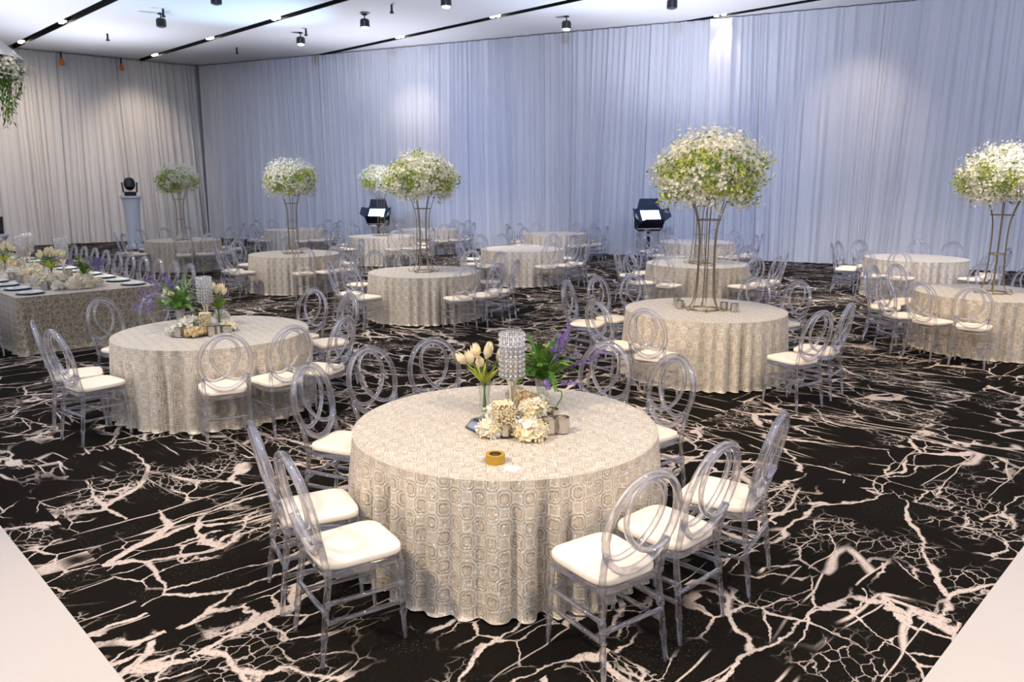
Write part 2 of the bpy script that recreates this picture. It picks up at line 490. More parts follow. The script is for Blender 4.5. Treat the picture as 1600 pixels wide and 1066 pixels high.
# white vinyl dance floor: an L of which the carpet fills the inner corner
ap = np.array([.05, 1.27])
a_ = np.array([-S2, S2]); b_ = np.array([S2, S2])
L = 9.0
poly = [ap, ap + a_ * L, ap + a_ * L - b_ * 2.4, ap - b_ * 2.4 - a_ * 2.4, ap + b_ * L - a_ * 2.4, ap + b_ * L]
n = len(poly)
mb = MB().add([(p[0], p[1], .001) for p in poly] + [(p[0], p[1], .022) for p in poly],
              [tuple(range(n, 2 * n))[::1], tuple(range(n - 1, -1, -1))] + [(i, (i + 1) % n, n + (i + 1) % n, n + i) for i in range(n)])
ob('dance_floor', mb.mesh('dance_floor', [M['white']], False), label='glossy white dance floor meeting the black carpet at a corner', cat='dance floor')

def wall(name, p, d, length, label):
    nrm = np.array([-d[1], d[0]])
    if nrm @ (np.array([0, 0]) - p) > 0: nrm = -nrm           # away from the room
    q = [p + nrm * .30, p + d * length + nrm * .30, p + d * length + nrm * .5, p + nrm * .5]
    mb = MB().add([(a[0], a[1], 0) for a in q] + [(a[0], a[1], CEIL + .3) for a in q],
                  [(0, 1, 5, 4), (1, 2, 6, 5), (2, 3, 7, 6), (3, 0, 4, 7), (0, 3, 2, 1), (4, 5, 6, 7)])
    return tag(ob(name, mb.mesh(name, [M['ceiling']], False), kind='structure'), label)
wall('wall_back', CORNER - DB * .4, DB, LB + .4, 'long white wall behind the drapes')
wall('wall_left', CORNER - DL * .4, DL, LL + .4, 'white side wall behind the drapes')

def ordinal(k): return ['first', 'second', 'third', 'fourth', 'fifth', 'sixth', 'seventh', 'eighth', 'ninth', 'tenth', 'eleventh', 'twelfth'][k]

class Folds:
    """one continuous run of gathers along a wall, cut into panels afterwards"""
    def __init__(s, length, seed):
        r = np.random.default_rng(seed)
        s.x = np.arange(0, length + .01, .018); n = len(s.x)
        step = np.interp(s.x, np.arange(0, length + 1, .45), r.uniform(.55, 1.7, int(length / .45) + 5)[:len(np.arange(0, length + 1, .45))])
        ph = np.cumsum(step) * .018 / .19 * PI
        amp = np.interp(s.x, np.arange(0, length + 1, .8), r.uniform(.25, 1.0, len(np.arange(0, length + 1, .8))))
        big = np.interp(s.x, np.arange(0, length + 1, 1.3), r.uniform(-1, 1, len(np.arange(0, length + 1, 1.3))))
        s.f = (.5 - np.abs(np.sin(ph)) ** .75) * .18 * amp + (.5 - np.abs(np.sin(ph * .37 + 1)) ** .8) * .12 + np.sin(ph * 3.1) * .010
        s.big = big; s.seed = r.uniform(0, 9)
def drape(p, d, s0, s1, fo, label, inward):
    sel = (fo.x >= s0) & (fo.x < s1 + .018)
    s = fo.x[sel].copy(); s[-1] -= .010; f = fo.f[sel]; big = fo.big[sel]; ncol = len(s); nrow = 14
    V = []
    for k in range(nrow):
        t = k / (nrow - 1); z = CEIL - .03 - (CEIL - .05) * t
        lean = .16 * t * np.sin(s * .8 + fo.seed) + .06 * t * np.sin(s * 2.3 + fo.seed)
        depth = f * (.55 + .6 * t) + big * .05 * t + .04 * max(0, t - .9) * 10 * .4
        ss = s + lean * np.clip(s / .6, 0, 1)
        X = p[0] + d[0] * ss + inward[0] * (depth + .17); Y = p[1] + d[1] * ss + inward[1] * (depth + .17)
        V.append(np.stack([X, Y, np.full(ncol, z)], 1))
    V = np.concatenate(V)
    F = [(k * ncol + i, k * ncol + i + 1, (k + 1) * ncol + i + 1, (k + 1) * ncol + i) for k in range(nrow - 1) for i in range(ncol - 1)]
    return ob('drape_panel', MB().add(V, F).mesh('drape_panel', [M['drape']]), label=label, cat='drape')
FB, FL = Folds(31, 100), Folds(17, 200)
inB = np.array([DB[1], -DB[0]]); inB = inB if inB @ (-CORNER) > 0 else -inB
inL = np.array([DL[1], -DL[0]]); inL = inL if inL @ (-CORNER) > 0 else -inL
NB = 10
for k in range(NB):
    o = drape(CORNER, DB, k * 3.05 + (.16 if k == 0 else 0), (k + 1) * 3.05, FB,
              'white pleated floor-length drape, %s panel from the corner along the long wall' % ordinal(k), inB)
    o['group'] = 'drape panels on the long wall'
for k in range(5):
    o = drape(CORNER, DL, k * 3.05 + (.16 if k == 0 else 0), (k + 1) * 3.05, FL,
              'white pleated floor-length drape, %s panel from the corner along the side wall' % ordinal(k), inL)
    o['group'] = 'drape panels on the side wall'

# ceiling: boards between the light slots, which run along u at fixed v
SLOT = [7.45, 11.55, 15.7, 19.95]
SW = .15
ceil = bpy.data.objects.new('ceiling', None); col.objects.link(ceil); tag(ceil, 'smooth white ceiling cut by black light slots', kind='structure')
edges = [-12] + SLOT + [32]
for k in range(len(edges) - 1):
    v0 = edges[k] + (SW if k else 0); v1 = edges[k + 1] - (SW if k < len(SLOT) else 0)
    mb = MB().box((-50, v0, 0), (24, v1, .28))
    ob('ceiling_board', mb.mesh('ceiling_board', [M['ceiling']], False), ceil, (0, 0, CEIL), (0, 0, -PI / 4))
for k, v in enumerate(SLOT):
    mb = MB().box((-50, v - SW - .01, .20), (24, v + SW + .01, .24))
    mb.box((-50, v - SW - .01, .004), (24, v - SW + .012, .20)); mb.box((-50, v + SW - .012, .004), (24, v + SW + .01, .20))
    tag(ob('trim_%d' % (k + 1), mb.mesh('trim', [M['slot']], False), None, (0, 0, CEIL), (0, 0, -PI / 4), kind='structure'), 'black recessed light slot across the white ceiling')

FPX, PIT, HC = 1200.0, math.radians(11.63), 2.2
def at(px, py, z):
    """where the sight line of a photo pixel meets the level z: used to survey positions"""
    dx = (px - 800) / FPX; q = (py - 533) / FPX
    dy = math.cos(PIT) - q * math.sin(PIT); dz = -math.sin(PIT) - q * math.cos(PIT)
    t = (z - HC) / dz
    return Vector((dx * t, dy * t, z))

# slot spotlights (square twin lamps in the slots)
def slot_lamp(px, py, k, lab):
    p = at(px, py, CEIL)
    u = (p.x - p.y) * S2; v = SLOT[k]
    t = thing('slot_spotlight', lab, 'spotlight', ((u + v) * S2, (v - u) * S2, CEIL + .02), -PI / 4, 'spotlights in the ceiling slots')
    ob('housing', MB().box((-.24, -.11, .03), (.24, .11, .16)).mesh('housing', [M['black']], False), t)
    for s in (-1, 1):
        ob('lens', MB().lathe([(.060, 0), (.068, .02), (.068, .05)], 14, (s * .115, 0, -.015)).mesh('lens', [M['warm_led']]), t)
for a in ((90, 35, 0, 'small white lamp in the black slot nearest the side wall, nearer one'), (35, 67, 0, 'small white lamp in the black slot nearest the side wall, by the drapes'),
          (318, 60, 1, 'small white lamp in the slot meeting the room corner, middle one'), (240, 87, 1, 'small white lamp in the slot meeting the room corner, by the drapes'),
          (415, 28, 1, 'small white lamp in the slot meeting the room corner, in the blue glow'),
          (623, 59, 2, 'small white lamp in the slot over the long wall, lower one'), (768, 26, 2, 'small white lamp in the slot over the long wall, upper one'),
          (1125, 25, 3, 'glaring white lamp in the slot where it meets the drapes')):
    slot_lamp(*a)

# pendants under the ceiling
def pendant(px, py, lab, lit=True):
    p = at(px, py, CEIL - .28)
    t = thing('pendant_spotlight', lab, 'spotlight', (p.x, p.y, CEIL), 0, 'pendant spotlights')
    ob('canopy', MB().lathe([(.07, -.03), (.08, 0)], 16).mesh('canopy', [M['black']]), t)
    ob('rod', MB().tube([(0, 0, -.03), (0, 0, -.14)], .015, 8).mesh('rod', [M['black']]), t)
    ob('housing', sharp(MB().lathe([(.125, -.34), (.13, -.30), (.13, -.17), (.10, -.13), (.03, -.12)], 18).mesh('housing', [M['black']])), t)
    ob('lens', MB().lathe([(.01, -.38), (.07, -.37), (.10, -.345), (.10, -.33)], 16).mesh('lens', [M['warm_led'] if lit else M['glass']]), t)
for a in ((570, 39, 'lit black pendant spotlight beside the blue ceiling glow', True), (697, 6, 'lit black pendant spotlight at the top edge of the picture', True),
          (885, 42, 'lit black pendant spotlight closest to the long drapes', True), (470, 66, 'lit black pendant spotlight nearest the room corner', True),
          (252, 38, 'dark pendant spotlight between the two slots, unlit', False), (338, 2, 'dark unlit pendant cut by the top edge over the blue glow', False),
          (1050, 9, 'dark unlit pendant above the tallest white flowers', False)):
    pendant(*a)
def sprinkler(px, py, lab):
    p = at(px, py, CEIL - .1)
    t = thing('sprinkler_head', lab, 'sprinkler', (p.x, p.y, CEIL), 0, 'ceiling sprinklers')
    ob('pipe', MB().tube([(0, 0, 0), (0, 0, -.15)], .03, 8).mesh('pipe', [M['black']]), t)
    ob('deflector', MB().lathe([(.05, -.21), (.055, -.18), (.03, -.15)], 12).mesh('deflector', [M['black']]), t)
for a in ((255, 20, 'small dark sprinkler just above the unlit pendant'), (168, 58, 'small dark sprinkler between the two slots near the side wall'),
          (370, 79, 'small dark sprinkler nearest the room corner'), (478, 50, 'small dark sprinkler in the edge of the blue glow'),
          (612, 14, 'small dark sprinkler between the lit pendants')):
    sprinkler(*a)

# orange straps at the head of the side drapes
for px, py, lab in ((92, 88, 'orange strap at the drape top nearer the floral hanging'), (185, 97, 'orange strap at the drape top nearer the room corner')):
    # meet the side drape
    best = min((s * .02 for s in range(0, 800)), key=lambda s: abs((CORNER + DL * s)[0] / (CORNER + DL * s)[1] - (px - 800) / FPX / (math.cos(PIT) - (py - 533) / FPX * math.sin(PIT))))
    p = CORNER + DL * best + inL * .34
    t = thing('orange_strap', lab, 'strap', (p[0], p[1], CEIL - .02), math.atan2(DL[1], DL[0]), 'orange straps')
    ob('cord', MB().tube([(0, 0, 0), (0, 0, -.22)], .03, 6).mesh('cord', [M['black']]), t)
    ob('strap_bag', MB().lathe([(.03, -.2), (.06, -.26), (.085, -.36), (.075, -.44), (.02, -.45)], 12).mesh('strap_bag', [M['orange']]), t)

# ------------------------------------------------------------------ chairs
LEAN = .22
RZ0, RA, RB = .745, .205, .243                                  # ring centre height, half width, half height
def back_pt(x, h, d=0.0):
    """a point on the leaning plane of the back: x across, h height above the ring centre"""
    z = RZ0 + h
    return (x, -.195 - (z - .48) * LEAN + d, z)
def chair_meshes():
    m = {}
    A = M['acrylic']
    # cushion: rounded square
    n = 40; prof = [(.96, .452), (.995, .456), (1.0, .466), (1.0, .480), (.985, .488), (.95, .4915), (.6, .493), (.02, .494)]
    V = []
    for k, z in prof:
        for i in range(n):
            t = 2 * PI * i / n; c, s = math.cos(t), math.sin(t)
            e = 2 / 5.0
            x = .187 * math.copysign(abs(c) ** e, c); y = .202 * math.copysign(abs(s) ** e, s)
            x *= 1 + .05 * y / .202
            V.append((x * k, y * k, z))
    F = [(r * n + i, r * n + (i + 1) % n, (r + 1) * n + (i + 1) % n, (r + 1) * n + i) for r in range(len(prof) - 1) for i in range(n)]
    F += [tuple(range(n - 1, -1, -1)), tuple((len(prof) - 1) * n + i for i in range(n))]
    m['seat_cushion'] = MB().add(V, F).mesh('seat_cushion', [M['cushion']])
    # clear seat pan
    V = []
    prof = [(.97, .412), (1.0, .417), (1.0, .446), (.97, .451)]
    for k, z in prof:
        for i in range(n):
            t = 2 * PI * i / n; c, s = math.cos(t), math.sin(t); e = 2 / 6.0
            x = .185 * math.copysign(abs(c) ** e, c); y = .200 * math.copysign(abs(s) ** e, s)
            V.append((x * k * (1 + .05 * y / .2), y * k, z))
    F = [(r * n + i, r * n + (i + 1) % n, (r + 1) * n + (i + 1) % n, (r + 1) * n + i) for r in range(len(prof) - 1) for i in range(n)]
    F += [tuple(range(n - 1, -1, -1)), tuple((len(prof) - 1) * n + i for i in range(n))]
    m['seat_panel'] = sharp(MB().add(V, F).mesh('seat_panel', [A]), 50)
    # ring
    P = [back_pt(RA * math.cos(t), RB * math.sin(t)) for t in np.arange(44) * 2 * PI / 44]
    m['back_ring'] = MB().tube(P, .0205, 8, True).mesh('back_ring', [A])
    # the ribbon: one strand that loops inside the ring and crosses itself low down
    cp = [(-.86, -.50), (-.52, -.64), (-.18, -.60), (.12, -.44), (.40, -.14), (.53, .25), (.41, .68), (0, .90), (-.41, .68), (-.53, .25), (-.40, -.14), (-.12, -.44), (.18, -.60), (.52, -.64), (.86, -.50)]
    dd = np.linspace(.014, -.014, len(cp))
    P = spline([back_pt(x * RA, h * RB, d) for (x, h), d in zip(cp, dd)], 5)
    m['back_ribbon'] = MB().tube(P, .0145, 8).mesh('back_ribbon', [A])
    def leg(pts, r, collars):
        b = MB(); P = []; R = []
        Q = np.asarray(pts, float)
        zs = sorted(set(list(Q[:, 2]) + [c + e for c in collars for e in (-.018, -.010, .010, .018)]))
        for z in zs:
            P.append((np.interp(z, Q[:, 2], Q[:, 0]), np.interp(z, Q[:, 2], Q[:, 1]), z))
            near = min([abs(z - c) for c in collars] + [9])
            taper = .80 + .20 * min(1, z / .3)
            R.append(r * taper * (1.26 if near < .0105 else 1.0))
        return b.tube(P, R, 9).mesh('leg', [A])
    for s, nm in ((-1, 'l'), (1, 'r')):
        m['front_leg_' + nm] = leg([(s * .182, .183, 0), (s * .168, .172, .415)], .0165, (.14, .29, .39))
        x1 = s * RA * math.sqrt(1 - (.12 / RB) ** 2)
        bp = back_pt(s * .185, -.125)
        m['back_leg_' + nm] = leg([(s * .190, -.245, 0), (s * .172, -.190, .42), (s * .176, -.196, .47), bp], .0165, (.14, .29, .455))
    def bar(a, b, r=.0125): return MB().tube([a, ((a[0] + b[0]) / 2, (a[1] + b[1]) / 2, (a[2] + b[2]) / 2), b], r, 7).mesh('stretcher', [A])
    k = 0
    for s in (-1, 1):
        for z in (.30, .205):
            m['stretcher_%d' % k] = bar((s * .177, -.205, z), (s * .174, .178, z - .01)); k += 1
    m['stretcher_4'] = bar((-.174, .178, .285), (.174, .178, .285))
    m['stretcher_5'] = bar((-.177, -.212, .255), (.177, -.212, .255))
    return m
CM = chair_meshes()
PARTS = ['seat_cushion', 'seat_panel', 'back_ring', 'back_ribbon', 'front_leg_l', 'front_leg_r', 'back_leg_l', 'back_leg_r'] + ['stretcher_%d' % k for k in range(6)]
def join(keys, name):
    b = MB()
    for k in keys:
        me = CM[k]; v = np.zeros(len(me.vertices) * 3); me.vertices.foreach_get('co', v)
        b.add(v.reshape(-1, 3), [tuple(p.vertices) for p in me.polygons])
    return b.mesh(name, [M['acrylic']])
FAR = {'seat_cushion': CM['seat_cushion'], 'frame': join([k for k in PARTS if k.startswith(('seat_panel', 'front', 'back_leg', 'stretch'))], 'frame'),
       'back_ring': CM['back_ring'], 'back_ribbon': CM['back_ribbon']}
def pname(k):
    if 'leg' in k: return 'leg'
    return 'stretcher' if k.startswith('stretcher') else k
def chair(x, y, face, label, group, far=False):
    """face: the way the chair looks, radians"""
    t = thing('acrylic_chair', label, 'chair', (x, y, .001), face - PI / 2, group)
    for k, me in (FAR if far else {k: CM[k] for k in PARTS}).items():
        ob(pname(k), me, t)
    return t

# ------------------------------------------------------------------ round tables
R_T, H_T = .9144, .76
def cloth_mesh(seed, mat):
    r = np.random.default_rng(seed)
    n = 288; th = np.arange(n) * 2 * PI / n
    # irregular folds
    ph = np.cumsum(r.uniform(.5, 1.6, n)); ph = ph / ph[-1] * 2 * PI * 38
    am = .45 + .55 * np.abs(np.sin(th * 3.5 + r.uniform(0, 6)) * np.cos(th * 2 + r.uniform(0, 6)))
    fold = np.sin(ph) * am + .5 * np.sin(th * 13 + r.uniform(0, 6)) * am
    fold = np.where(fold < 0, fold * 1.9, fold * .6)
    V = []; UV = []
    rings = [0.0, .25, .5, .75, .93, .985]
    V.append((0, 0, H_T)); UV.append((0, 0))
    for q in rings[1:]:
        for t in th: V.append((R_T * q * math.cos(t), R_T * q * math.sin(t), H_T)); UV.append((R_T * q * math.cos(t), R_T * q * math.sin(t)))
    drops = [(.002, 1.0, H_T - .004)] + [(d, 0, 0) for d in (.03, .08, .15, .24, .34, .44, .54, .63, .70, .738)]
    for d, _, _ in drops:
        z = H_T - d; tt = d / .74
        rr = R_T + .004 + .036 * tt + fold * .034 * min(1, tt * 2.2) ** .8
        for i, t in enumerate(th): V.append((rr[i] * math.cos(t), rr[i] * math.sin(t), z)); UV.append((t * R_T, R_T + d))
    # hem pooling on the carpet
    pool = .004 + .016 * np.abs(np.sin(th * 4 + r.uniform(0, 6)) * np.sin(th * 7 + r.uniform(0, 6)))
    for q, z0 in ((.45, .010), (1.0, .012)):
        rr = R_T + .040 + fold * .034 + pool * q
        for i, t in enumerate(th):
            zz = z0 + .012 * abs(math.sin(ph[i] * .5 + q * 2)) * (1.2 - q)
            V.append((rr[i] * math.cos(t), rr[i] * math.sin(t), zz)); UV.append((t * R_T, R_T + .74 + .1 * q))
    F = [(0, 1 + i, 1 + (i + 1) % n) for i in range(n)]
    nr = len(rings) - 1 + len(drops) + 2
    for k in range(nr - 1):
        for i in range(n):
            j = (i + 1) % n
            F.append((1 + k * n + i, 1 + (k + 1) * n + i, 1 + (k + 1) * n + j, 1 + k * n + j))
    me = MB().add(V, F).mesh('tablecloth', [mat], True, UV)
    # seam of u: fix wrap
    l = me.uv_layers[0].data
    for p in me.polygons:
        us = [l[i].uv[0] for i in p.loop_indices]
        if len(us) == 4 and max(us) - min(us) > 3:
            for i in p.loop_indices:
                if l[i].uv[0] < 1: l[i].uv[0] += 2 * PI * R_T
    return sharp(me, 62)
CLOTHS = [cloth_mesh(11 + k, M['cloth']) for k in range(4)]
TOPM = MB().lathe([(.88, .72), (.90, .725), (.90, .752), (.88, .755)], 40).mesh('tabletop', [M['plinth']])
LEGM = MB().tube([(0, 0, 0), (0, 0, .72)], .02, 8).mesh('leg', [M['silver']])
def round_table(x, y, k, label, rot=0.0):
    t = thing('round_table', label, 'table', (x, y, 0), rot, 'round tables under sequinned cloths')
    ob('tablecloth', CLOTHS[k % 4], t)
    ob('tabletop', TOPM, t)
    for a in range(4):
        ob('leg', LEGM, t, (.6 * math.cos(a * PI / 2), .6 * math.sin(a * PI / 2), 0))
    return t

TPL = [-67, -44, -20, 37, 61, 109, 132, 155, -150, -126]
# name: (x, y, chair angles, table label, phrase used for its chairs)
TABLES = [
    ('T1', -.04, 4.49, None, 'round table nearest the camera, silver trellis cloth, gold tape roll on top', ''),
    ('T2', -2.97, 7.49, None, 'round table beside the long table, silver trellis cloth, fern vase on top', ''),
    ('T3', 2.25, 8.85, None, 'round sequinned table under the largest tall white flowers', 'the table with the largest flowers'),
    ('T4', -1.46, 12.74, [-60, -37, -14, 38, 62, 109, 132, 156, -151, -127], 'round sequinned table with tall flowers in the middle of the room', 'the tall-flower table in mid-room'),
    ('T7', 6.42, 10.22, [-66, -44, 40, 62, 112, 133, 154, -172, -150, -128], 'round sequinned table with tall flowers cut by the picture edge', 'the tall-flower table at the picture edge'),
    ('T5', -4.53, 16.05, TPL, 'round sequinned table with tall flowers between the long table and mid-room', 'the tall-flower table nearest the long table'),
    ('T6', 3.4, 14.1, TPL, 'round sequinned table directly behind the table with the largest flowers', 'the table directly behind the largest flowers'),
    ('T9', .23, 17.25, TPL, 'bare round sequinned table in the middle, without any flowers', 'the bare table in mid-room'),
    ('T8', 7.94, 15.12, TPL, 'bare round sequinned table before the drapes behind the picture-edge table', 'the bare table behind the edge table'),
    ('T10', -8.51, 19.99, TPL, 'round sequinned table with tall flowers close to the white pedestal', 'the tall-flower table by the white pedestal'),
    ('T12', -3.61, 21.5, TPL, 'round sequinned table with tall flowers in front of a black floodlight', 'the tall-flower table before a floodlight'),
    ('T14', 4.63, 19.33, TPL, 'bare round table beside the floodlight near the largest flowers', 'the bare table beside the floodlight'),
    ('T11', 1.27, 22.6, TPL, 'bare round table right up by the long drapes, between the floodlights', 'the bare table between the floodlights'),
    ('T13', -6.9, 24.6, TPL, 'bare round table by the drapes, farthest toward the room corner', 'the bare table nearest the room corner'),
    ('T15', -2.65, 24.7, TPL, 'bare round table just past the floodlit tall-flower table, by the drapes', 'the bare table past the floodlit flowers'),
]
TPOS = {}
for k, (nm, x, y, angs, lab, phr) in enumerate(TABLES):
    TPOS[nm] = (x, y)
    round_table(x, y, k, lab, rot=k * 1.3)
def polar(nm, ang, r):
    x, y = TPOS[nm]; a = math.radians(ang)
    return x + r * math.cos(a), y + r * math.sin(a)
def seat(nm, ang, label, group, r=1.27, turn=0.0, far=False):
    x, y = polar(nm, ang, r)
    return chair(x, y, math.radians(ang + 180 + turn), label, group, far)
G1 = 'chairs round the nearest table'
for ang, r, turn, lab in (
        (-126, 1.26, -20, 'clear chair at the nearest table, closest to the camera on the tulip side'),
        (-150, 1.18, -3, 'clear chair at the nearest table, tucked behind the closest tulip-side chair'),
        (156, 1.18, 3, 'clear chair at the nearest table with its whole ring back seen face on'),
        (132, 1.23, 4, 'clear chair behind the nearest table, ring showing between two other rings'),
        (111, 1.27, 6, 'clear chair behind the nearest table, ring nearest the white tulips'),
        (59, 1.21, 0, 'clear chair behind the nearest table, ring beside the purple lavender'),
        (35, 1.18, 0, 'clear chair at the nearest table, ring overlapping the shadowed carpet behind'),
        (-18, 1.29, -16, 'clear chair standing furthest out from the nearest table, large seat showing'),
        (-45, 1.17, -2, 'clear chair at the nearest table, middle of the three on the bare carpet side'),
        (-68, 1.25, 12, 'clear chair at the nearest table, closest to the camera near the tape roll')):
    seat('T1', ang, lab, G1, r, turn)
G2 = 'chairs round the fern table'
for ang, r, turn, lab in (
        (-66, 1.18, 4, 'clear chair facing the fern table, ring in front of the cloth, nearest camera'),
        (-43, 1.18, 0, 'clear chair facing the fern table, next to the nearest one on the tulip side'),
        (-20, 1.22, 0, 'clear chair at the fern table, ring just above the nearest table chair'),
        (41, 1.24, 0, 'clear chair behind the fern table, ring before the mid-room table seats'),
        (64, 1.22, 0, 'clear chair behind the fern table, narrow ring nearest the yellow tulips'),
        (134, 1.19, 0, 'clear chair at the fern table whose ring shows behind the purple flowers'),
        (157, 1.23, 0, 'clear chair at the fern table whose full ring stands against the bronze cloth'),
        (-149, 1.20, 0, 'clear chair at the fern table, outermost of the two seen edge on'),
        (-126, 1.18, 0, 'clear chair at the fern table, inner of the two seen edge on')):
    seat('T2', ang, lab, G2, r, turn)
G3 = 'chairs round the table with the largest flowers'
for ang, r, turn, lab in (
        (-67, 1.45, 8, 'clear chair at the largest-flower table, nearest the open carpet'),
        (-44, 1.34, 4, 'clear chair at the largest-flower table, behind the one nearest open carpet'),
        (29, 1.27, 0, 'clear chair behind the largest-flower table, ring furthest from the stand'),
        (51, 1.22, 0, 'clear chair behind the largest-flower table, ring closest to the candle cups'),
        (113, 1.29, 0, 'clear chair behind the largest-flower table, ring next to the cloth edge'),
        (134, 1.34, 0, 'clear chair behind the largest-flower table, middle ring of three'),
        (154, 1.44, 0, 'clear chair behind the largest-flower table, outermost ring of three'),
        (-147, 1.33, 0, 'clear chair at the largest-flower table, second ring in front of the cloth'),
        (-123, 1.45, 0, 'clear chair at the largest-flower table, ring fully in front of the cloth')):
    seat('T3', ang, lab, G3, r, turn)
for k, (nm, x, y, angs, lab, phr) in enumerate(TABLES):
    if angs is None: continue
    order = sorted(angs, key=lambda a: (-90 - a) % 360)
    far = y > 15.5
    for i, a in enumerate(order):
        rr = 1.24 + random.uniform(-.01, .03) + (.05 if nm == 'T4' else 0)
        seat(nm, a + random.uniform(-1, 1), 'clear acrylic chair, %s clockwise from the front at %s' % (ordinal(i), phr), 'chairs round ' + phr, rr, random.uniform(-3, 3), far)

# ------------------------------------------------------------------ the long table
HT_A = np.array([-6.331, 9.711]); HT_B = np.array([-5.09, 11.0])  # the near end, its two corners
hx = (HT_B - HT_A) / np.linalg.norm(HT_B - HT_A)
HW = float(np.linalg.norm(HT_B - HT_A))
hy = np.array([-hx[1], hx[0]])                                 # away along the table
HL = 8.6
HT_ROT = math.atan2(hx[1], hx[0])
def ht(lx, ly, z=0.0):
    p = HT_A + hx * lx + hy * ly
    return (p[0], p[1], z)
def long_cloth():
    r = np.random.default_rng(5)
    pts = []
    def seg(a, b, n):
        for i in range(n): pts.append(np.array(a) + (np.array(b) - np.array(a)) * i / n)
    seg((0, 0), (HW, 0), 60); seg((HW, 0), (HW, HL), 200); seg((HW, HL), (0, HL), 60); seg((0, HL), (0, 0), 200)
    n = len(pts); P = np.array(pts); c = np.array([HW / 2, HL / 2])
    nrm = np.zeros((n, 2))
    for i in range(n):
        t = P[(i + 1) % n] - P[i - 1]; nrm[i] = np.array([t[1], -t[0]]) / (np.linalg.norm(t) + 1e-9)
    s = np.concatenate([[0], np.cumsum(np.linalg.norm(np.diff(P, axis=0), axis=1))])
    corner = np.min([np.linalg.norm(P - np.array(q), axis=1) for q in ((0, 0), (HW, 0), (HW, HL), (0, HL))], 0)
    fold = np.sin(s * 26 + np.sin(s * 5) * 2) * (.006 + .045 * np.exp(-(corner / .22) ** 2))
    V = []; UV = []
    V = [(c[0], c[1], H_T)]; UV = [(c[0], c[1])]
    for i in range(n): V.append((*(c + (P[i] - c) * .995), H_T)); UV.append(tuple(P[i]))
    for d in (.003, .05, .14, .26, .40, .54, .66, .735, .752):
        tt = d / .75
        off = .004 + .02 * tt + fold * tt + .05 * np.exp(-(corner / .2) ** 2) * tt + (.02 if d > .75 else 0)
        for i in range(n):
            q = P[i] + nrm[i] * off[i]
            V.append((q[0], q[1], max(.008, H_T - d))); UV.append((s[i], -d))
    F = [(0, 1 + i, 1 + (i + 1) % n) for i in range(n)]
    for k in range(9):
        for i in range(n):
            j = (i + 1) % n
            F.append((1 + k * n + i, 1 + (k + 1) * n + i, 1 + (k + 1) * n + j, 1 + k * n + j))
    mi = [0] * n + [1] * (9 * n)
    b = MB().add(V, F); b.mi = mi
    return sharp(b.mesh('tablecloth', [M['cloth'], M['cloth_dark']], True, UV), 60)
t = thing('long_table', 'long rectangular head table in bronze trellis cloth, set with plates and flowers', 'table', (HT_A[0], HT_A[1], 0), HT_ROT)
ob('tablecloth', long_cloth(), t)
ob('tabletop', MB().box((.01, .01, .71), (HW - .01, HL - .01, .755)).mesh('tabletop', [M['plinth']], False), t)
for a in (.15, HW - .15):
    for b in (.2, HL / 2, HL - .2): ob('leg', LEGM, t, (a, b, 0))
for k in range(11):
    p = ht(HW + .30, .28 + k * .585)
    chair(p[0], p[1], HT_ROT + PI, 'clear chair, %s from the near end along the long table, room side' % ordinal(k), 'chairs along the long table, room side')
for k in range(4):
    p = ht(-.36, .35 + k * .6)
    chair(p[0], p[1], HT_ROT, 'clear chair, %s from the near end along the long table, outer side' % ordinal(k), 'chairs along the long table, outer side')

# ------------------------------------------------------------------ flowers
def petals(mb, C, size, rgen, normals=None, mi=None, npet=4, cup=.35):
    """a floret of npet kite petals at every point"""
    for i, c in enumerate(C):
        nn = normals[i] if normals is not None else rgen.normal(size=3)
        nn = nn + rgen.normal(size=3) * .45; nn /= np.linalg.norm(nn) + 1e-9
        a = np.cross(nn, rgen.normal(size=3)); a /= np.linalg.norm(a) + 1e-9; b = np.cross(nn, a)
        s = size * rgen.uniform(.7, 1.25)
        m_ = 0 if mi is None else int(mi[i])
        V = [c]; F = []
        for k in range(npet):
            t = 2 * PI * k / npet
            for dt, rr, h in ((-.62, .75, .5), (0, 1.0, 1.0), (.62, .75, .5)):
                V.append(c + s * (rr * (math.cos(t + dt) * a + math.sin(t + dt) * b) + nn * cup * h * rr))
            q = 1 + k * 3
            F.append((0, q, q + 1, q + 2))
        mb.add(V, F, m_)
def leaves(mb, C, D, length, width, rgen, mi=None):
    """blade leaves from points C along D: two bent quads"""
    for i, c in enumerate(C):
        d = D[i] / (np.linalg.norm(D[i]) + 1e-9)
        sd = np.cross(d, rgen.normal(size=3)); sd /= np.linalg.norm(sd) + 1e-9
        up = np.cross(sd, d); l = length * rgen.uniform(.6, 1.3); w_ = width * rgen.uniform(.7, 1.3)
        V = [c, c + d * l * .45 + sd * w_ + up * l * .05, c + d * l * .45 - sd * w_ + up * l * .05, c + d * l - up * l * .12]
        mb.add(V, [(0, 1, 3, 2)], 0 if mi is None else int(mi[i]))

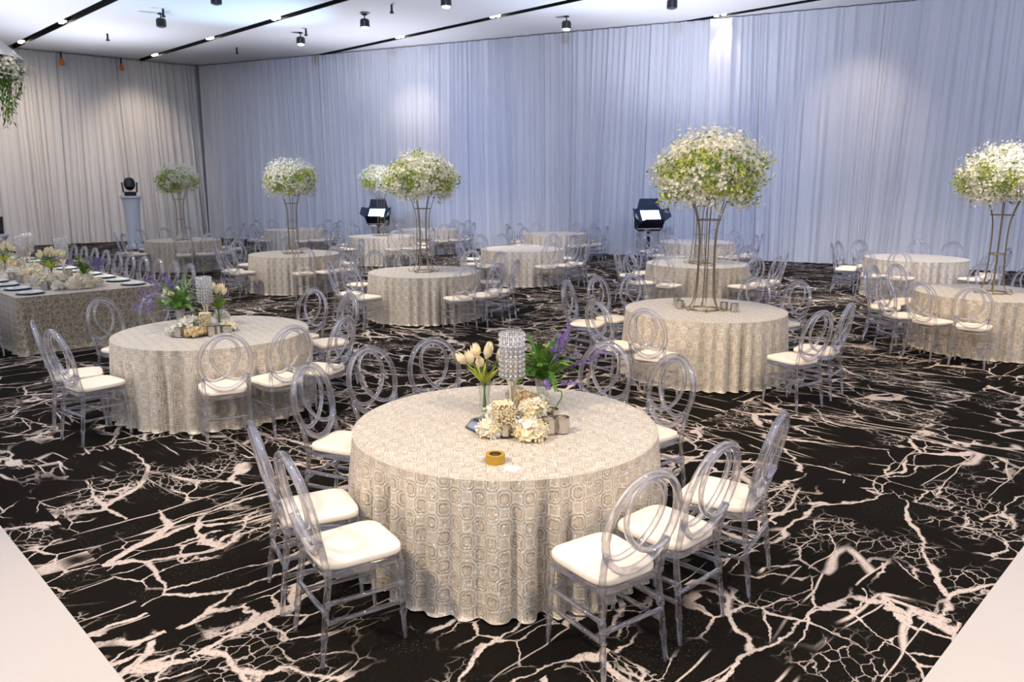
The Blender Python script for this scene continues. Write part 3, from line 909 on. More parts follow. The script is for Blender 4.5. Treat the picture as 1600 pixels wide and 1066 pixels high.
def bouquet_meshes(seed, ncl=95):
    r = np.random.default_rng(seed)
    bl, gr = MB(), MB()
    # clump centres over a flattened dome
    for k in range(ncl):
        u = (k + .5) / ncl; ct = 1 - 1.72 * u; st = math.sqrt(max(0, 1 - ct * ct)); ph = k * 2.39996 + r.uniform(-.25, .25)
        dirn = np.array([st * math.cos(ph), st * math.sin(ph), ct])
        rad = r.uniform(.80, 1.06)
        c = dirn * np.array([.50, .50, .37]) * rad
        kind = r.random()
        # greener patches round the waist, white crown and hanging fringe
        green_p = .12 + .40 * math.exp(-((ct + .05) / .42) ** 2)
        nf = 54
        pts = c + r.normal(size=(nf, 3)) * np.array([.062, .062, .055])
        nr = np.tile(dirn, (nf, 1))
        if kind < green_p:
            mi = (r.random(nf) < .45).astype(int)
            leaves(gr, pts, nr + r.normal(size=(nf, 3)) * .8, .05, .013, r, mi)
            pts2 = c + r.normal(size=(26, 3)) * .055 + dirn * .02
            petals(bl, pts2, .013, r, np.tile(dirn, (26, 1)), np.ones(26), 4)
        else:
            petals(bl, pts, .021, r, nr, np.zeros(nf), 4)
            petals(bl, c + r.normal(size=(10, 3)) * .07 + dirn * .05, .014, r, np.tile(dirn, (10, 1)), np.zeros(10), 4)
            leaves(gr, c - dirn * .05 + r.normal(size=(10, 3)) * .06, np.tile(dirn, (10, 1)) + r.normal(size=(10, 3)), .05, .012, r, np.ones(10))
    # wispy sprigs reaching out
    for k in range(26):
        d = r.normal(size=3); d[2] = abs(d[2]) * .8 - .25; d /= np.linalg.norm(d)
        c = d * np.array([.58, .58, .46])
        petals(bl, c + r.normal(size=(12, 3)) * .028, .017, r, np.tile(d, (12, 1)), np.zeros(12), 4)
        gr.tube([d * .3, c], .003, 4)
    core = MB().lathe([(.05, -.24), (.26, -.20), (.36, -.05), (.34, .10), (.20, .24), (.04, .28)], 18)
    return (bl.mesh('blossoms', [M['gypso'], M['lime']], False), gr.mesh('greenery', [M['lime'], M['green']], False), core.mesh('foam_core', [M['pale_green']]))
BQ = [bouquet_meshes(31), bouquet_meshes(57)]
def stand_meshes():
    m = {}
    n = 6
    ring = lambda r, z, rr: MB().tube([(r * math.cos(t), r * math.sin(t), z) for t in np.arange(28) * 2 * PI / 28], rr, 6, True)
    m['base_ring'] = ring(.165, .012, .009).mesh('base_ring', [M['gold']])
    m['waist_ring'] = ring(.104, .52, .006).mesh('waist_ring', [M['gold']])
    m['top_ring'] = ring(.135, 1.03, .007).mesh('top_ring', [M['gold']])
    prof = [(.235, .05), (.25, .028), (.235, .010), (.195, .014), (.150, .07), (.118, .2), (.102, .5), (.102, .8), (.125, 1.0), (.20, 1.22)]
    m['rod'] = MB().tube(spline([(a, 0, z) for a, z in prof], 4), .0068, 6).mesh('rod', [M['gold']])
    b = MB()
    for k in range(26): b.ball((0, 0, -k * .03), .006, 5, 4)
    m['crystal_strand'] = b.mesh('crystal_strand', [M['crystal']])
    return m
SM = stand_meshes()
def tall_flowers(nm, k, label, rz=0.0, strands=8, scale=1.0, dz=0.0, wh=(1, 1)):
    x, y = TPOS[nm]
    t = thing('tall_centerpiece', label, 'flowers', (x + (-.02 if nm == 'T3' else 0), y - .04, H_T + .001), rz, 'tall flower centerpieces')
    for q in ('base_ring', 'waist_ring', 'top_ring'): ob(q, SM[q], t)
    for a in range(6): ob('rod', SM['rod'], t, None, (0, 0, a * PI / 3))
    bl, gr, co = BQ[k % 2]
    for nm2, me in (('blossoms', bl), ('greenery', gr), ('foam_core', co)):
        o = ob(nm2, me, t, (0, 0, 1.50 + dz), kind='stuff' if nm2 != 'foam_core' else None)
        o.scale = (scale * wh[0], scale * wh[0], scale * wh[1])
    for a in range(strands):
        tt = a * 2 * PI / strands + .3
        ob('crystal_strand', SM['crystal_strand'], t, (.36 * math.cos(tt), .36 * math.sin(tt), 1.22 - .06 * (a % 3)))
    return t
tall_flowers('T3', 0, 'largest white and lime flower dome on a tall gold stand', .4, 8, 1.08, .04)
tall_flowers('T4', 1, 'tall white and green flower dome on gold rods in mid-room', 1.1, 0)
tall_flowers('T5', 0, 'tall white and yellow-green flower dome standing nearest the long table', 2.0, 0, .94)
tall_flowers('T6', 1, 'tall white flower dome half hidden behind the largest one', 3.0, 6, .95)
tall_flowers('T7', 1, 'tall white flower dome cut by the edge of the picture', 4.2, 0)
tall_flowers('T10', 0, 'pale green and white flower dome beside the pedestal light', 5.0, 0, .95)
tall_flowers('T12', 1, 'tall white flower dome partly behind the mid-room dome', 5.7, 0, .95)

# small pieces for the low centrepieces --------------------------------------
def cup_mesh(r=.042, h=.085):
    return sharp(MB().lathe([(r * .8, 0), (r, .006), (r, h), (r - .004, h), (r - .004, .02), (.001, .018)], 20).mesh('cup', [M['mercury']]), 40)
CUP = cup_mesh(); WAX = MB().lathe([(.034, .02), (.034, .058), (.004, .060)], 16).mesh('candle', [M['cushion']])
def candle_cup(x, y, z, label, group, s=1.0, wax=True):
    t = thing('votive_cup', label, 'candle cup', (x, y, z), random.uniform(0, 6), group)
    a = ob('cup', CUP, t); a.scale = (s, s, s)
    if wax: b = ob('candle', WAX, t); b.scale = (s, s, s)
    return t
def rose_mesh(seed, R=.075, mats=('white_petal', 'cream_petal'), n=60, size=.030, flat=.75):
    """a ruffled flower head of overlapping cupped petals"""
    r = np.random.default_rng(seed); b = MB()
    C = []; N = []; mi = []
    for k in range(n):
        u = (k + .5) / n; ct = 1 - 1.25 * u; st = math.sqrt(max(0, 1 - ct * ct)); ph = k * 2.39996
        d = np.array([st * math.cos(ph), st * math.sin(ph), ct]); C.append(d * R * np.array([1, 1, flat]) * r.uniform(.82, 1.04) + (0, 0, R * flat * .45)); N.append(d); mi.append(0 if r.random() < .62 else 1)
    petals(b, C, size, r, N, mi, 5, .55)
    b.lathe([(R * .3, R * .0), (R * .75, R * .2), (R * .78, R * .55), (R * .3, R * .95)], 12, (0, 0, 0), 1)
    return b.mesh('flower_head', [M[q] for q in mats], False)
ROSES = [rose_mesh(1), rose_mesh(2, .085, ('cream_petal', 'white_petal'), 70, .028), rose_mesh(3, .07, ('tan_petal', 'cream_petal'), 70, .018), rose_mesh(4, .065, ('white_petal', 'white_petal'), 40, .036)]
def flower_head(x, y, z, k, label, s=1.0, group=None):
    t = thing('flower_head', label, 'flower', (x, y, z), random.uniform(0, 6), group)
    o = ob('petals', ROSES[k], t); o.scale = (s, s, s)
    lf = MB(); r = np.random.default_rng(k + 90)
    leaves(lf, [np.array([0, 0, .035])] * 5, [np.array([math.cos(a), math.sin(a), .05]) for a in np.arange(5) * 1.257], .085 * s, .018, r)
    ob('leaf', lf.mesh('leaf', [M['green']], False), t)
    return t
VASE = sharp(MB().lathe([(.030, 0), (.036, .004), (.036, .02), (.033, .09), (.045, .17), (.043, .17), (.030, .09), (.030, .022), (.001, .018)], 20).mesh('vase', [M['glass']]), 50)
def tulip_mesh():
    b = MB()
    for k in range(6):
        t = k * PI / 3 + (.26 if k % 2 else 0); rr = .020 if k % 2 else .023
        V = []
        for q, (rd, z) in enumerate(((.004, 0), (.020, .014), (.024, .036), (.012, .066))):
            for dt in ((-.62, 0, .62) if q < 3 else (0,)):
                V.append((rd * rr / .021 * math.cos(t + dt), rd * rr / .021 * math.sin(t + dt), z))
        b.add(V, [(0, 1, 4, 3), (1, 2, 5, 4), (3, 4, 7, 6), (4, 5, 8, 7), (6, 7, 9), (7, 8, 9)])
    return b.mesh('tulip', [M['tulip']])
TULIP = tulip_mesh()
def tulip_vase(x, y, z, label, n=9, rz=0.0, s=1.0, spread=.12, seed=3, group=None):
    r = np.random.default_rng(seed)
    t = thing('tulip_vase', label, 'vase', (x, y, z), rz, group)
    t.scale = (s, s, s)
    ob('vase', VASE, t)
    for k in range(n):
        a = k * 2.39996; q = math.sqrt((k + .4) / n) * spread
        tip = np.array([q * math.cos(a), q * math.sin(a), .37 - q * .55 + r.uniform(-.01, .02)])
        st = spline([(.010 * math.cos(a + 2), .010 * math.sin(a + 2), .02), (q * .12 * math.cos(a), q * .12 * math.sin(a), .17), tip], 5)
        so = ob('stem', MB().tube(st, .0042, 6).mesh('stem', [M['stem']]), t)
        d = st[-1] - st[-3]; d /= np.linalg.norm(d)
        o = ob('bloom', TULIP, t, tip); o.scale = (1.12, 1.12, 1.45); o.rotation_euler = Vector(d).to_track_quat('Z', 'Y').to_euler()
    lf = MB()
    for k in range(13):
        a = k * 1.9 + .5; l = r.uniform(.10, .17)
        C0 = np.array([.012 * math.cos(a), .012 * math.sin(a), .17]); D = np.array([math.cos(a) * .75, math.sin(a) * .75, 1.25])
        sd = np.array([-math.sin(a), math.cos(a), 0]); D /= np.linalg.norm(D)
        p1 = C0 + D * l * .5; p2 = C0 + D * l + np.array([math.cos(a), math.sin(a), -.2]) * .03
        lf.add([C0, p1 + sd * .016, p1 - sd * .016, p2], [(0, 1, 3, 2)])
    ob('leaf', lf.mesh('leaf', [M['lime'] if s > .95 else M['green']], False), t)
    return t
def fern_vase(x, y, z, label, rz=0.0, s=1.0, seed=4, lav=(1, .1), tulips=0, n=34, group=None):
    """fern fronds and lavender spikes; lav: the way the lavender leans"""
    r = np.random.default_rng(seed)
    t = thing('fern_vase', label, 'vase', (x, y, z), rz, group)
    t.scale = (s, s, s)
    ob('vase', VASE, t)
    for k in range(n):
        a = k * 2.39996; el = r.uniform(.15, 1.30)
        l = r.uniform(.18, .29) * (1.0 if el < 1 else 1.1)
        d = np.array([math.cos(a) * math.cos(el), math.sin(a) * math.cos(el), math.sin(el)])
        p0 = np.array([0, 0, .15]); p1 = p0 + d * l * .55 + (0, 0, .03); p2 = p0 + d * l + (0, 0, -.05 * math.cos(el))
        sp_ = spline([p0, p1, p2], 7)
        b = MB().tube(sp_, .0025, 4)
        tang = np.gradient(sp_, axis=0)
        for i in range(2, len(sp_)):
            tt = i / len(sp_); ll = .040 * (1 - .55 * tt)
            td = tang[i] / np.linalg.norm(tang[i]); sd = np.cross(td, (0, 0, 1.0)); sd /= np.linalg.norm(sd) + 1e-9
            for s_ in (-1, 1):
                e = sp_[i] + (sd * s_ + td * 1.1) * ll * .75
                b.add([sp_[i], (sp_[i] + e) / 2 + td * .008, e, (sp_[i] + e) / 2 - td * .008], [(0, 1, 2, 3)], 0)
        ob('frond', b.mesh('frond', [M['fern'] if k % 3 else M['green']], False), t)
    for k in range(13):
        a = math.atan2(lav[1], lav[0]) + r.normal() * .9; el = r.uniform(.10, 1.2)
        d = np.array([math.cos(a) * math.cos(el), math.sin(a) * math.cos(el), math.sin(el)]); l = r.uniform(.26, .40)
        p0 = np.array([0, 0, .15]); tip = p0 + d * l
        b = MB().tube(spline([p0, p0 + d * l * .5 + (0, 0, .015), tip], 4), .002, 4)
        pts = p0 + d * l * .6 + np.outer(np.linspace(0, 1, 46), d * l * .45) + r.normal(size=(46, 3)) * .010
        petals(b, pts, .009, r, None, np.ones(46), 4)
        ob('lavender_spike', b.mesh('lavender_spike', [M['stem'], M['lavender']], False), t)
    for k in range(tulips):
        a = k * 1.3 + 2; d = Vector((math.cos(a) * .5, math.sin(a) * .5, 1)).normalized()
        o = ob('bloom', TULIP, t, (d.x * .2, d.y * .2, .15 + d.z * .16)); o.rotation_euler = d.to_track_quat('Z', 'Y').to_euler()
    return t
def crystal_mesh(r=.074, h=.275, rows=9, nc=16):
    b, w_ = MB(), MB()
    for j in range(rows):
        for i in range(nc):
            a = 2 * PI * (i + .5) / nc; z = h * (j + .5) / rows
            b.ball((r * math.cos(a), r * math.sin(a), z), min(h / rows, 2 * PI * r / nc) * .40, 6, 4)
    for j in range(rows + 1):
        w_.tube([(r * math.cos(q), r * math.sin(q), h * j / rows) for q in np.arange(24) * 2 * PI / 24], .0022, 4, True)
    for i in range(nc):
        a = 2 * PI * i / nc
        w_.tube([(r * math.cos(a), r * math.sin(a), 0), (r * math.cos(a), r * math.sin(a), h)], .0022, 4)
    return b.mesh('crystal_beads', [M['crystal']]), w_.mesh('wire_cage', [M['silver']])
CRB, CRW = crystal_mesh()
CANDLE_PILLAR = MB().lathe([(.038, .0), (.040, .004), (.040, .12), (.036, .125), (.003, .122)], 18).mesh('candle', [M['cushion']])
STEMM = MB().lathe([(.055, 0), (.055, .008), (.022, .02), (.013, .06), (.014, .10), (.022, .20), (.040, .255), (.055, .262)], 20).mesh('stem', [M['silver']])
def crystal_holder(x, y, z, label, stem=True, s=1.0, group=None):
    t = thing('crystal_candle_holder', label, 'candle holder', (x, y, z), .1, group)
    t.scale = (s, s, s)
    zz = 0
    if stem: ob('stem', STEMM, t); zz = .262
    ob('crystal_beads', CRB, t, (0, 0, zz)); ob('wire_cage', CRW, t, (0, 0, zz)); ob('candle', CANDLE_PILLAR, t, (0, 0, zz))
    return t
def pearl_cube(x, y, z, label, w_=.105, h=.175, rz=.35, group=None):
    t = thing('pearl_vase', label, 'vase', (x, y, z), rz, group)
    e = w_ / 2
    ob('vase_body', sharp(MB().box((-e, -e, .003), (e, e, h)).mesh('vase_body', [M['pearl']], False)), t)
    p = MB(); r = np.random.default_rng(2)
    for k in range(900):
        f = k % 5; u_ = r.uniform(-e, e); zz = r.uniform(.008, h - .004); a = f * PI / 2
        if f == 4:
            p.ball((u_, r.uniform(-e, e), h), r.uniform(.0045, .0075), 5, 4); continue
        lx, ly = e * math.cos(a) - u_ * math.sin(a), e * math.sin(a) + u_ * math.cos(a)
        p.ball((lx, ly, zz), r.uniform(.0045, .0075), 5, 4)
    ob('pearl_beads', p.mesh('pearl_beads', [M['cream_petal']]), t, kind='stuff')
    return t
def mirror_tray(x, y, z, label, n=8, R=.2, rz=.2):
    t = thing('mirror_tray', label, 'tray', (x, y, z), rz)
    ob('mirror', MB().lathe([(R - .004, .0), (R, .003), (R, .009), (R - .012, .011)], n).mesh('mirror', [M['mirror']], False), t)
    ob('rim', MB().tube([((R + .001) * math.cos(q), (R + .001) * math.sin(q), .006) for q in np.arange(n) * 2 * PI / n], .004, 5, True).mesh('rim', [M['black']]), t)
    return t

ZT = H_T + .001
# nearest table
p = at(788, 668, ZT); cx, cyy = p.x, p.y
mirror_tray(cx - .02, cyy + .03, ZT, 'eight-sided mirror tray under the flowers on the nearest table', 8, .215)
zt = ZT + .012
def pt(px, py, z=None): q = at(px, py, z if z is not None else zt); return q.x, q.y, q.z
tulip_vase(*pt(757, 640), 'glass vase of white tulips on the nearest table', 10, .3, 1.0, .12, 3)
fern_vase(*pt(847, 634), 'glass vase of fern and purple lavender on the nearest table', 0, 1.12, 4, (1, -.1), 0, 60)
crystal_holder(*pt(800, 652), 'tall crystal bead candle holder on the nearest table')
pearl_cube(*pt(787, 675), 'round pearl-beaded gold vase among white roses on the nearest table')
q = pt(796, 645); 
G5 = 'flower heads on the nearest table'
for px, py, k, s, dz, lab in ((767, 678, 0, .95, 0, 'cream rose head tilted at the tulip side of the pearl vase'), (776, 659, 3, .95, .03, 'pale cream rose head above the tilted one, beside the pearl vase'),
                          (829, 682, 1, 1.05, 0, 'large white hydrangea head at the front of the nearest table'), (833, 662, 1, .95, .055, 'yellow cream hydrangea head stacked behind the large white one'),
                          (824, 645, 2, .95, .06, 'tan dried hydrangea head under the fern on the nearest table'), (806, 636, 0, .8, .06, 'pale yellow flower head at the foot of the crystal candle holder'),
                          (845, 642, 3, .8, .05, 'small white flower head right below the fern fronds')):
    x, y, z = pt(px, py); flower_head(x, y, z + dz, k, lab, s, G5)
GC = 'mercury glass cups on the nearest table'
candle_cup(*pt(877, 676, ZT), 'silver mercury-glass cup standing at the edge of the nearest table group', GC, 1.12)
candle_cup(*pt(857, 677, ZT), 'silver mercury-glass cup squeezed between hydrangea and outer cup', GC, 1.12)
candle_cup(*pt(861, 662, ZT), 'bluish silver cup behind the other two, nearest table', GC, 1.1)
candle_cup(*pt(790, 681), 'low silver cup half hidden before the pearl vase', GC, .75)
# curled tendril
x, y, z = pt(862, 655, ZT)
ob('curled_twig', MB().tube(spline([(0, 0, .0), (.02, 0, .07), (.055, .0, .13), (.06, 0, .17), (.045, 0, .185), (.03, 0, .175)], 5), .004, 6).mesh('curled_twig', [M['stem']]), None, (x, y, z),
   label='thin green curled twig arching over the silver cups', cat='twig')
# tape roll and sticker
x, y, z = pt(774, 722, ZT)
t = thing('tape_roll', 'gold roll of adhesive tape lying near the table edge', 'tape', (x, y, z))
n_ = 32
ob('tape_winding', sharp(MB().lathe([(.034, .0), (.052, .0), (.052, .046), (.034, .046), (.034, .0)], n_, closed_ends=False).mesh('tape_winding', [M['tape']]), 40), t)
ob('tape_core', sharp(MB().lathe([(.031, .001), (.0338, .001), (.0338, .045), (.031, .045), (.031, .001)], n_, closed_ends=False).mesh('tape_core', [M['pearl']]), 40), t)
x, y, z = pt(800, 732, ZT)
o = ob('paper_sticker', MB().lathe([(.043, 0), (.043, .0016)], 28).mesh('paper_sticker', [M['paper']], False), None, (x, y, z), label='round white paper sticker beside the gold tape', cat='sticker')

# fern table
zt = ZT
GF = 'pieces on the fern table'
mirror_tray(*pt(300, 522), 'mirror tray under the vases on the fern table', 8, .21)
zt = ZT + .012
fern_vase(*pt(283, 512), 'vase of wide fern and lavender on the table beside the long one', 0, 1.15, 9, (-1, .1), 3, 44)
crystal_holder(*pt(324, 511), 'crystal bead candle column on the fern table', True, .95)
tulip_vase(*pt(343, 507), 'small vase of yellow tulips on the fern table', 7, .2, .95, .09, 8)
pearl_cube(*pt(322, 518), 'pearl-beaded vase behind the cups on the fern table', .1, .18)
for px, py, k, s, dz, lab in ((303, 525, 2, 1.1, 0, 'tan dried hydrangea head on the fern table'), (298, 517, 3, 1.1, .05, 'white ball flower above the tan one on the fern table'),
                          (358, 515, 0, .9, .0, 'peach rose at the outer end of the fern table group'), (348, 505, 3, .9, .05, 'white rose behind the peach one on the fern table'),
                          (272, 522, 3, .9, 0, 'white flower head at the outer end below the purple spikes'), (312, 523, 2, .9, .0, 'second tan dried head beside the cups on the fern table')):
    x, y, z = pt(px, py); flower_head(x, y, z + dz, k, lab, s, GF)
for px, py, s, lab in ((331, 525, 1.1, 'clear silver cup nearest the front on the fern table'), (342, 523, 1.05, 'silver cup second along on the fern table'), (355, 524, 1.1, 'wide silver cup before the peach rose'), (280, 526, 1.0, 'silver cup beside the tan dried flowers')):
    candle_cup(*pt(px, py, ZT), lab, 'cups on the fern table', s)

# cups on the largest-flower table
for px, py, lab in ((1131, 485, 'silver cup right against the foot of the tall gold stand'), (1147, 487, 'silver cup standing apart beside the tall gold stand'), (1058, 476, 'silver cup on the far side of the gold stand'),
                    (1062, 482, 'silver cup tucked against the curled foot of the stand')):
    candle_cup(*pt(px, py, ZT), lab, 'cups round the tall gold stand', 1.1)

# long table setting
PLATE = sharp(MB().lathe([(.06, .012), (.13, .016), (.155, .026), (.153, .030), (.125, .021), (.001, .018)], 28).mesh('plate', [M['plate']]), 60)
CHARGER = MB().lathe([(.09, 0), (.165, .006), (.17, .012), (.12, .011), (.001, .010)], 28).mesh('charger', [M['plate_rim']])
NAP = MB().box((-.04, -.10, .022), (.04, .10, .032)).mesh('napkin', [M['plate']], False)
for k in range(11):
    for side, lx in (('room', HW - .24), ('outer', .24)):
        if side == 'outer' and k > 7: continue
        p = ht(lx, .30 + k * .585, ZT)
        t = thing('place_setting', 'white plate, %s from the near end, %s side of the long table' % (ordinal(k), side), 'plate', p, HT_ROT, 'plates along the long table, %s side' % side)
        ob('charger', CHARGER, t); ob('plate', PLATE, t); ob('napkin', NAP, t)
GL = 'long table flowers'
def htp(lx, ly): return ht(lx, ly, ZT)
mid = HW * .5
for k, (lx, ly, sd, lab) in enumerate(((mid + .15, .75, 21, 'vase of fern and yellow tulips nearest the near end of the long table'), (mid + .1, 2.3, 22, 'vase of fern and yellow tulips third along the long table'), (mid - .2, 4.1, 23, 'vase of fern and yellow tulips far along the long table'))):
    p = htp(lx, ly); fern_vase(p[0], p[1], p[2], lab, 0, 1.05, sd, (1, 0), 4, 26, GL)
for k, (lx, ly, lab) in enumerate(((mid - .05, 1.5, 'vase of cream tulips second along the long table'), (mid - .25, 3.2, 'vase of cream tulips fourth along the long table'), (mid, 5.0, 'vase of cream tulips farthest along the long table'))):
    p = htp(lx, ly); tulip_vase(p[0], p[1], p[2], lab, 9, .5 * k, 1.15, .12, 40 + k, GL)
for k, (lx, ly) in enumerate(((mid + .2, 1.8), (mid - .1, 2.7), (mid + .2, 3.6), (mid - .1, 4.5), (mid + .1, 5.6))):
    p = htp(lx, ly); crystal_holder(p[0], p[1], p[2], 'crystal bead candle column, %s from the near end of the long table' % ordinal(k), True, 1.15, GL)
for k, (lx, ly, kk, s) in enumerate(((mid - .12, .32, 0, 1.0), (mid + .05, .36, 1, 1.0), (mid - .28, .42, 3, .9), (mid + .24, .5, 0, .8), (mid - .25, .85, 1, 1.2), (mid - .1, 1.05, 0, 1.2), (mid - .35, 1.2, 3, 1.1), (mid + .3, 1.25, 1, 1.0), (mid - .2, 1.95, 1, 1.3), (mid + .1, 2.9, 0, 1.3), (mid - .3, 2.5, 3, 1.2), (mid, 3.9, 1, 1.4))):
    p = htp(lx, ly); flower_head(p[0], p[1], p[2] + .034, kk, 'cream flower head, %s from the near end along the middle of the long table' % ordinal(k), s * 1.15, GL)
for k, (lx, ly) in enumerate(((mid - .2, .55), (mid - .38, .62), (mid - .3, 1.4), (mid - .42, 1.7), (mid + .35, 2.1), (mid - .4, 2.2))):
    p = htp(lx, ly); candle_cup(p[0], p[1], p[2], 'glass candle cup, %s from the near end of the long table' % ordinal(k), 'cups on the long table', 1.3)

# ------------------------------------------------------------------ show lights
def barn_flood(px, py, depth, label, face):
    """LED flood with four barn doors on a black stand"""
    z = HC + depth * math.tan(math.atan((533 - py) / FPX) - PIT)
    x = (px - 800) / FPX * depth * 1.005
    t = thing('led_floodlight', label, 'floodlight', (x, depth, 0), face, 'floodlights before the drapes')
    def part(name, mb, mat): return ob(name, sharp(mb.mesh(name, [mat]), 30), t)
    part('stand_base', MB().lathe([(.28, 0), (.28, .03), (.06, .06), (.05, .1)], 20), M['black'])
    part('stand_pole', MB().tube([(0, .06, .08), (0, .06, z - .35)], .05, 10), M['black'])
    part('yoke', MB().tube([(-.40, .05, z), (-.40, .05, z - .30), (-.33, .05, z - .38), (.33, .05, z - .38), (.40, .05, z - .30), (.40, .05, z)], .03, 8), M['black'])
    # head tilted up, facing local -y
    h = bpy.data.objects.new('lamp_head', MB().box((-.36, -.02, -.24), (.36, .22, .24)).mesh('lamp_head', [M['black']], False)); col.objects.link(h)
    h.parent = t; h.location = (0, 0, z); h.rotation_euler = (math.radians(-38), 0, 0)
    ob('light_panel', MB().box((-.27, -.035, -.16), (.27, -.021, .16)).mesh('light_panel', [M['cool_led']], False), h)
    ob('frame', MB().box((-.36, -.05, -.24), (-.27, -.02, .24)).box((.27, -.05, -.24), (.36, -.02, .24)).box((-.27, -.05, .16), (.27, -.02, .24)).box((-.27, -.05, -.24), (.27, -.02, -.16)).mesh('frame', [M['blue_flap']], False), h)
    for nm, loc, rot, sx, sz in (('barn_door', (0, -.04, .24), (math.radians(38), 0, 0), .27, .26), ('barn_door', (0, -.04, -.24), (math.radians(100), 0, 0), .27, .20)):
        o = ob(nm, MB().add([(-sx - .06, 0, 0), (sx + .06, 0, 0), (sx, 0, sz), (-sx, 0, sz), (-sx - .06, .012, 0), (sx + .06, .012, 0), (sx, .012, sz), (-sx, .012, sz)],
                            [(0, 1, 2, 3), (5, 4, 7, 6), (0, 4, 5, 1), (1, 5, 6, 2), (2, 6, 7, 3), (3, 7, 4, 0)]).mesh(nm, [M['blue_flap']], False), h, loc, rot)
    for s in (-1, 1):
        ob('barn_door', MB().add([(0, 0, -.2), (0, 0, .2), (s * .22, 0, .14), (s * .22, 0, -.14), (0, .012, -.2), (0, .012, .2), (s * .22, .012, .14), (s * .22, .012, -.14)],
                                 [(0, 1, 2, 3), (5, 4, 7, 6), (0, 4, 5, 1), (1, 5, 6, 2), (2, 6, 7, 3), (3, 7, 4, 0)]).mesh('barn_door', [M['blue_flap']], False), h, (s * .36, -.04, 0), (0, 0, -s * math.radians(40)))
    return t
barn_flood(593, 334, 26.0, 'black LED floodlight with barn doors behind the paired flower domes', math.radians(-14))
barn_flood(1012, 338, 21.2, 'black LED floodlight with barn doors beside the largest flowers', math.radians(14))

def moving_head(px, py_base, depth, label, plab, s=1.0, face=.6):
    z = HC + depth * math.tan(math.atan((533 - py_base) / FPX) - PIT)
    x = (px - 800) / FPX * depth * 1.01
    ped = thing('pedestal', plab, 'pedestal', (x, depth, 0), 0, 'white pedestals')
    a = .30 * s
    prof = [(a * .95, 0), (a * .95, .10), (a * .72, .14), (a * .74, z * .4), (a * .86, z * .80), (a * 1.0, z - .10), (a * 1.12, z - .06), (a * 1.12, z)]
    ob('shaft', sharp(MB().lathe(prof[2:6], 24).mesh('shaft', [M['plinth']]), 30), ped)
    ob('plinth_base', sharp(MB().lathe(prof[:3], 24).mesh('plinth_base', [M['plinth']]), 30), ped)
    ob('capital', sharp(MB().lathe(prof[5:], 24).mesh('capital', [M['plinth']]), 30), ped)
    t = thing('moving_head_light', label, 'stage light', (x, depth, z + .001), face, 'moving head lights')
    t.scale = (s * 1.2, s * 1.2, s * 1.12)
    ob('base', sharp(MB().lathe([(.20, 0), (.21, .02), (.21, .10), (.17, .12)], 4).mesh('base', [M['black']]), 30), t, None, (0, 0, PI / 4))
    for q in (-1, 1):
        ob('yoke_arm', sharp(MB().add([(q * .19, -.06, .10), (q * .19, .06, .10), (q * .21, .05, .40), (q * .21, -.05, .40), (q * .15, -.06, .10), (q * .15, .06, .10), (q * .17, .05, .40), (q * .17, -.05, .40)],
                                     [(0, 1, 2, 3), (5, 4, 7, 6), (0, 4, 5, 1), (1, 5, 6, 2), (2, 6, 7, 3), (3, 7, 4, 0)]).mesh('yoke_arm', [M['black']], False)), t)
    h = ob('head', sharp(MB().lathe([(.02, -.16), (.10, -.15), (.145, -.06), (.15, .05), (.13, .15), (.12, .16)], 20).mesh('head', [M['black']]), 40), t, (0, 0, .34), (math.radians(-35), 0, 0))
    ob('lens', MB().lathe([(.115, .161), (.08, .172), (.01, .178)], 18).mesh('lens', [M['cool_led']]), h)
    return t
moving_head(220, 306, 26.5, 'black moving head stage light on the flared white pedestal', 'flared white pedestal near the room corner', 1.0, .5)
moving_head(4, 366, 20.5, 'black moving head stage light cut by the picture edge', 'white pedestal behind the long table at the picture edge', 1.0, 1.0)

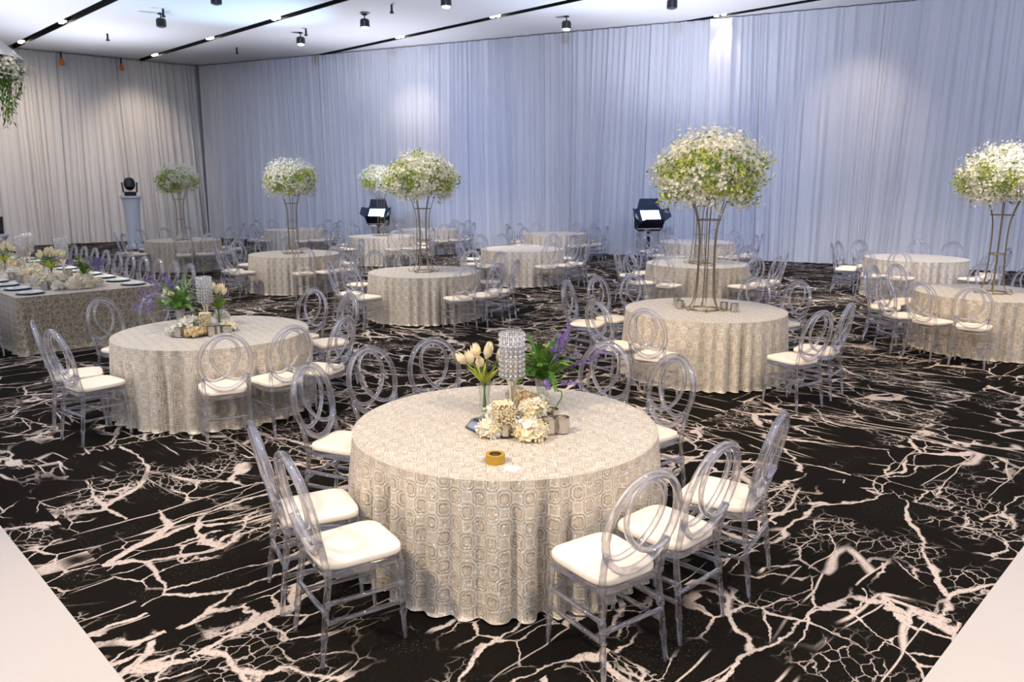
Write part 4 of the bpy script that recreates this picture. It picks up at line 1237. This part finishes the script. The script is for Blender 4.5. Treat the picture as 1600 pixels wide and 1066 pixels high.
# ------------------------------------------------------------------ hanging flowers over the long table
def hanging():
    d = 13.5
    x = (-28 - 800) / FPX * d * .98; z = 4.0
    yy = d
    t = thing('hanging_flowers', 'hanging ring of white flowers and trailing greenery below white fabric', 'flowers', (x, yy, z - .9))
    r = np.random.default_rng(77)
    bl, gr = MB(), MB()
    for k in range(60):
        a = r.uniform(0, 2 * PI); rr = math.sqrt(r.random()) * .80
        c = np.array([rr * math.cos(a), rr * math.sin(a), .9 + r.uniform(-.10, .16)])
        if r.random() < .8: petals(bl, c + r.normal(size=(26, 3)) * .06, .03, r, np.tile((0, -.3, 1.0), (26, 1)), np.zeros(26), 4)
        leaves(gr, c + r.normal(size=(22, 3)) * .07, r.normal(size=(22, 3)), .12, .022, r, (r.random(22) < .4).astype(int))
    for k in range(40):
        a = k * .157; rr = r.uniform(.70, .90)
        c = np.array([rr * math.cos(a), rr * math.sin(a), .92 + r.uniform(-.06, .16)])
        petals(bl, c + r.normal(size=(30, 3)) * .055, .032, r, np.tile((math.cos(a), math.sin(a), .4), (30, 1)), np.zeros(30), 4)
    for k in range(46):
        a = r.uniform(0, 2 * PI); rr = .25 + .50 * r.random(); l = r.uniform(.35, .75)
        c = np.array([rr * math.cos(a), rr * math.sin(a), .85])
        P = [c + np.array([.05 * math.sin(q * 3 + a), .05 * math.cos(q * 4), -l * q]) for q in np.linspace(0, 1, 8)]
        gr.tube(P, .006, 4, mi=1)
        for q in range(26):
            pp = P[min(7, int(q / 26 * 8))] + r.normal(size=3) * .02
            leaves(gr, [pp], [np.array([r.normal() * .5, r.normal() * .5, -1.0])], .10, .014, r, [int(r.random() < .5)])
    ob('blossoms', bl.mesh('blossoms', [M['gypso']], False), t, kind='stuff')
    ob('greenery', gr.mesh('greenery', [M['fern'], M['green']], False), t, kind='stuff')
    ob('hoop', MB().tube([(.78 * math.cos(q), .78 * math.sin(q), .88) for q in np.arange(32) * 2 * PI / 32], .02, 6, True).mesh('hoop', [M['silver']]), t)
    # shallow fabric cone on a ceiling drop rod
    n = 96; V = []; H = CEIL - (z - .9)
    for q in np.linspace(0, 1, 8):
        for i in range(n):
            a = 2 * PI * i / n; R_ = (.04 + .80 * (1 - q)) * (1 + .03 * math.sin(a * 18) * (1 - q * .5))
            V.append((R_ * math.cos(a), R_ * math.sin(a), 1.16 + .80 * q))
    F = [(k * n + i, k * n + (i + 1) % n, (k + 1) * n + (i + 1) % n, (k + 1) * n + i) for k in range(7) for i in range(n)]
    ob('fabric_cone', MB().add(V, F).mesh('fabric_cone', [M['drape']]), t)
    ob('drop_rod', MB().tube([(0, 0, 1.95), (0, 0, H)], .02, 8).mesh('drop_rod', [M['silver']]), t)
hanging()
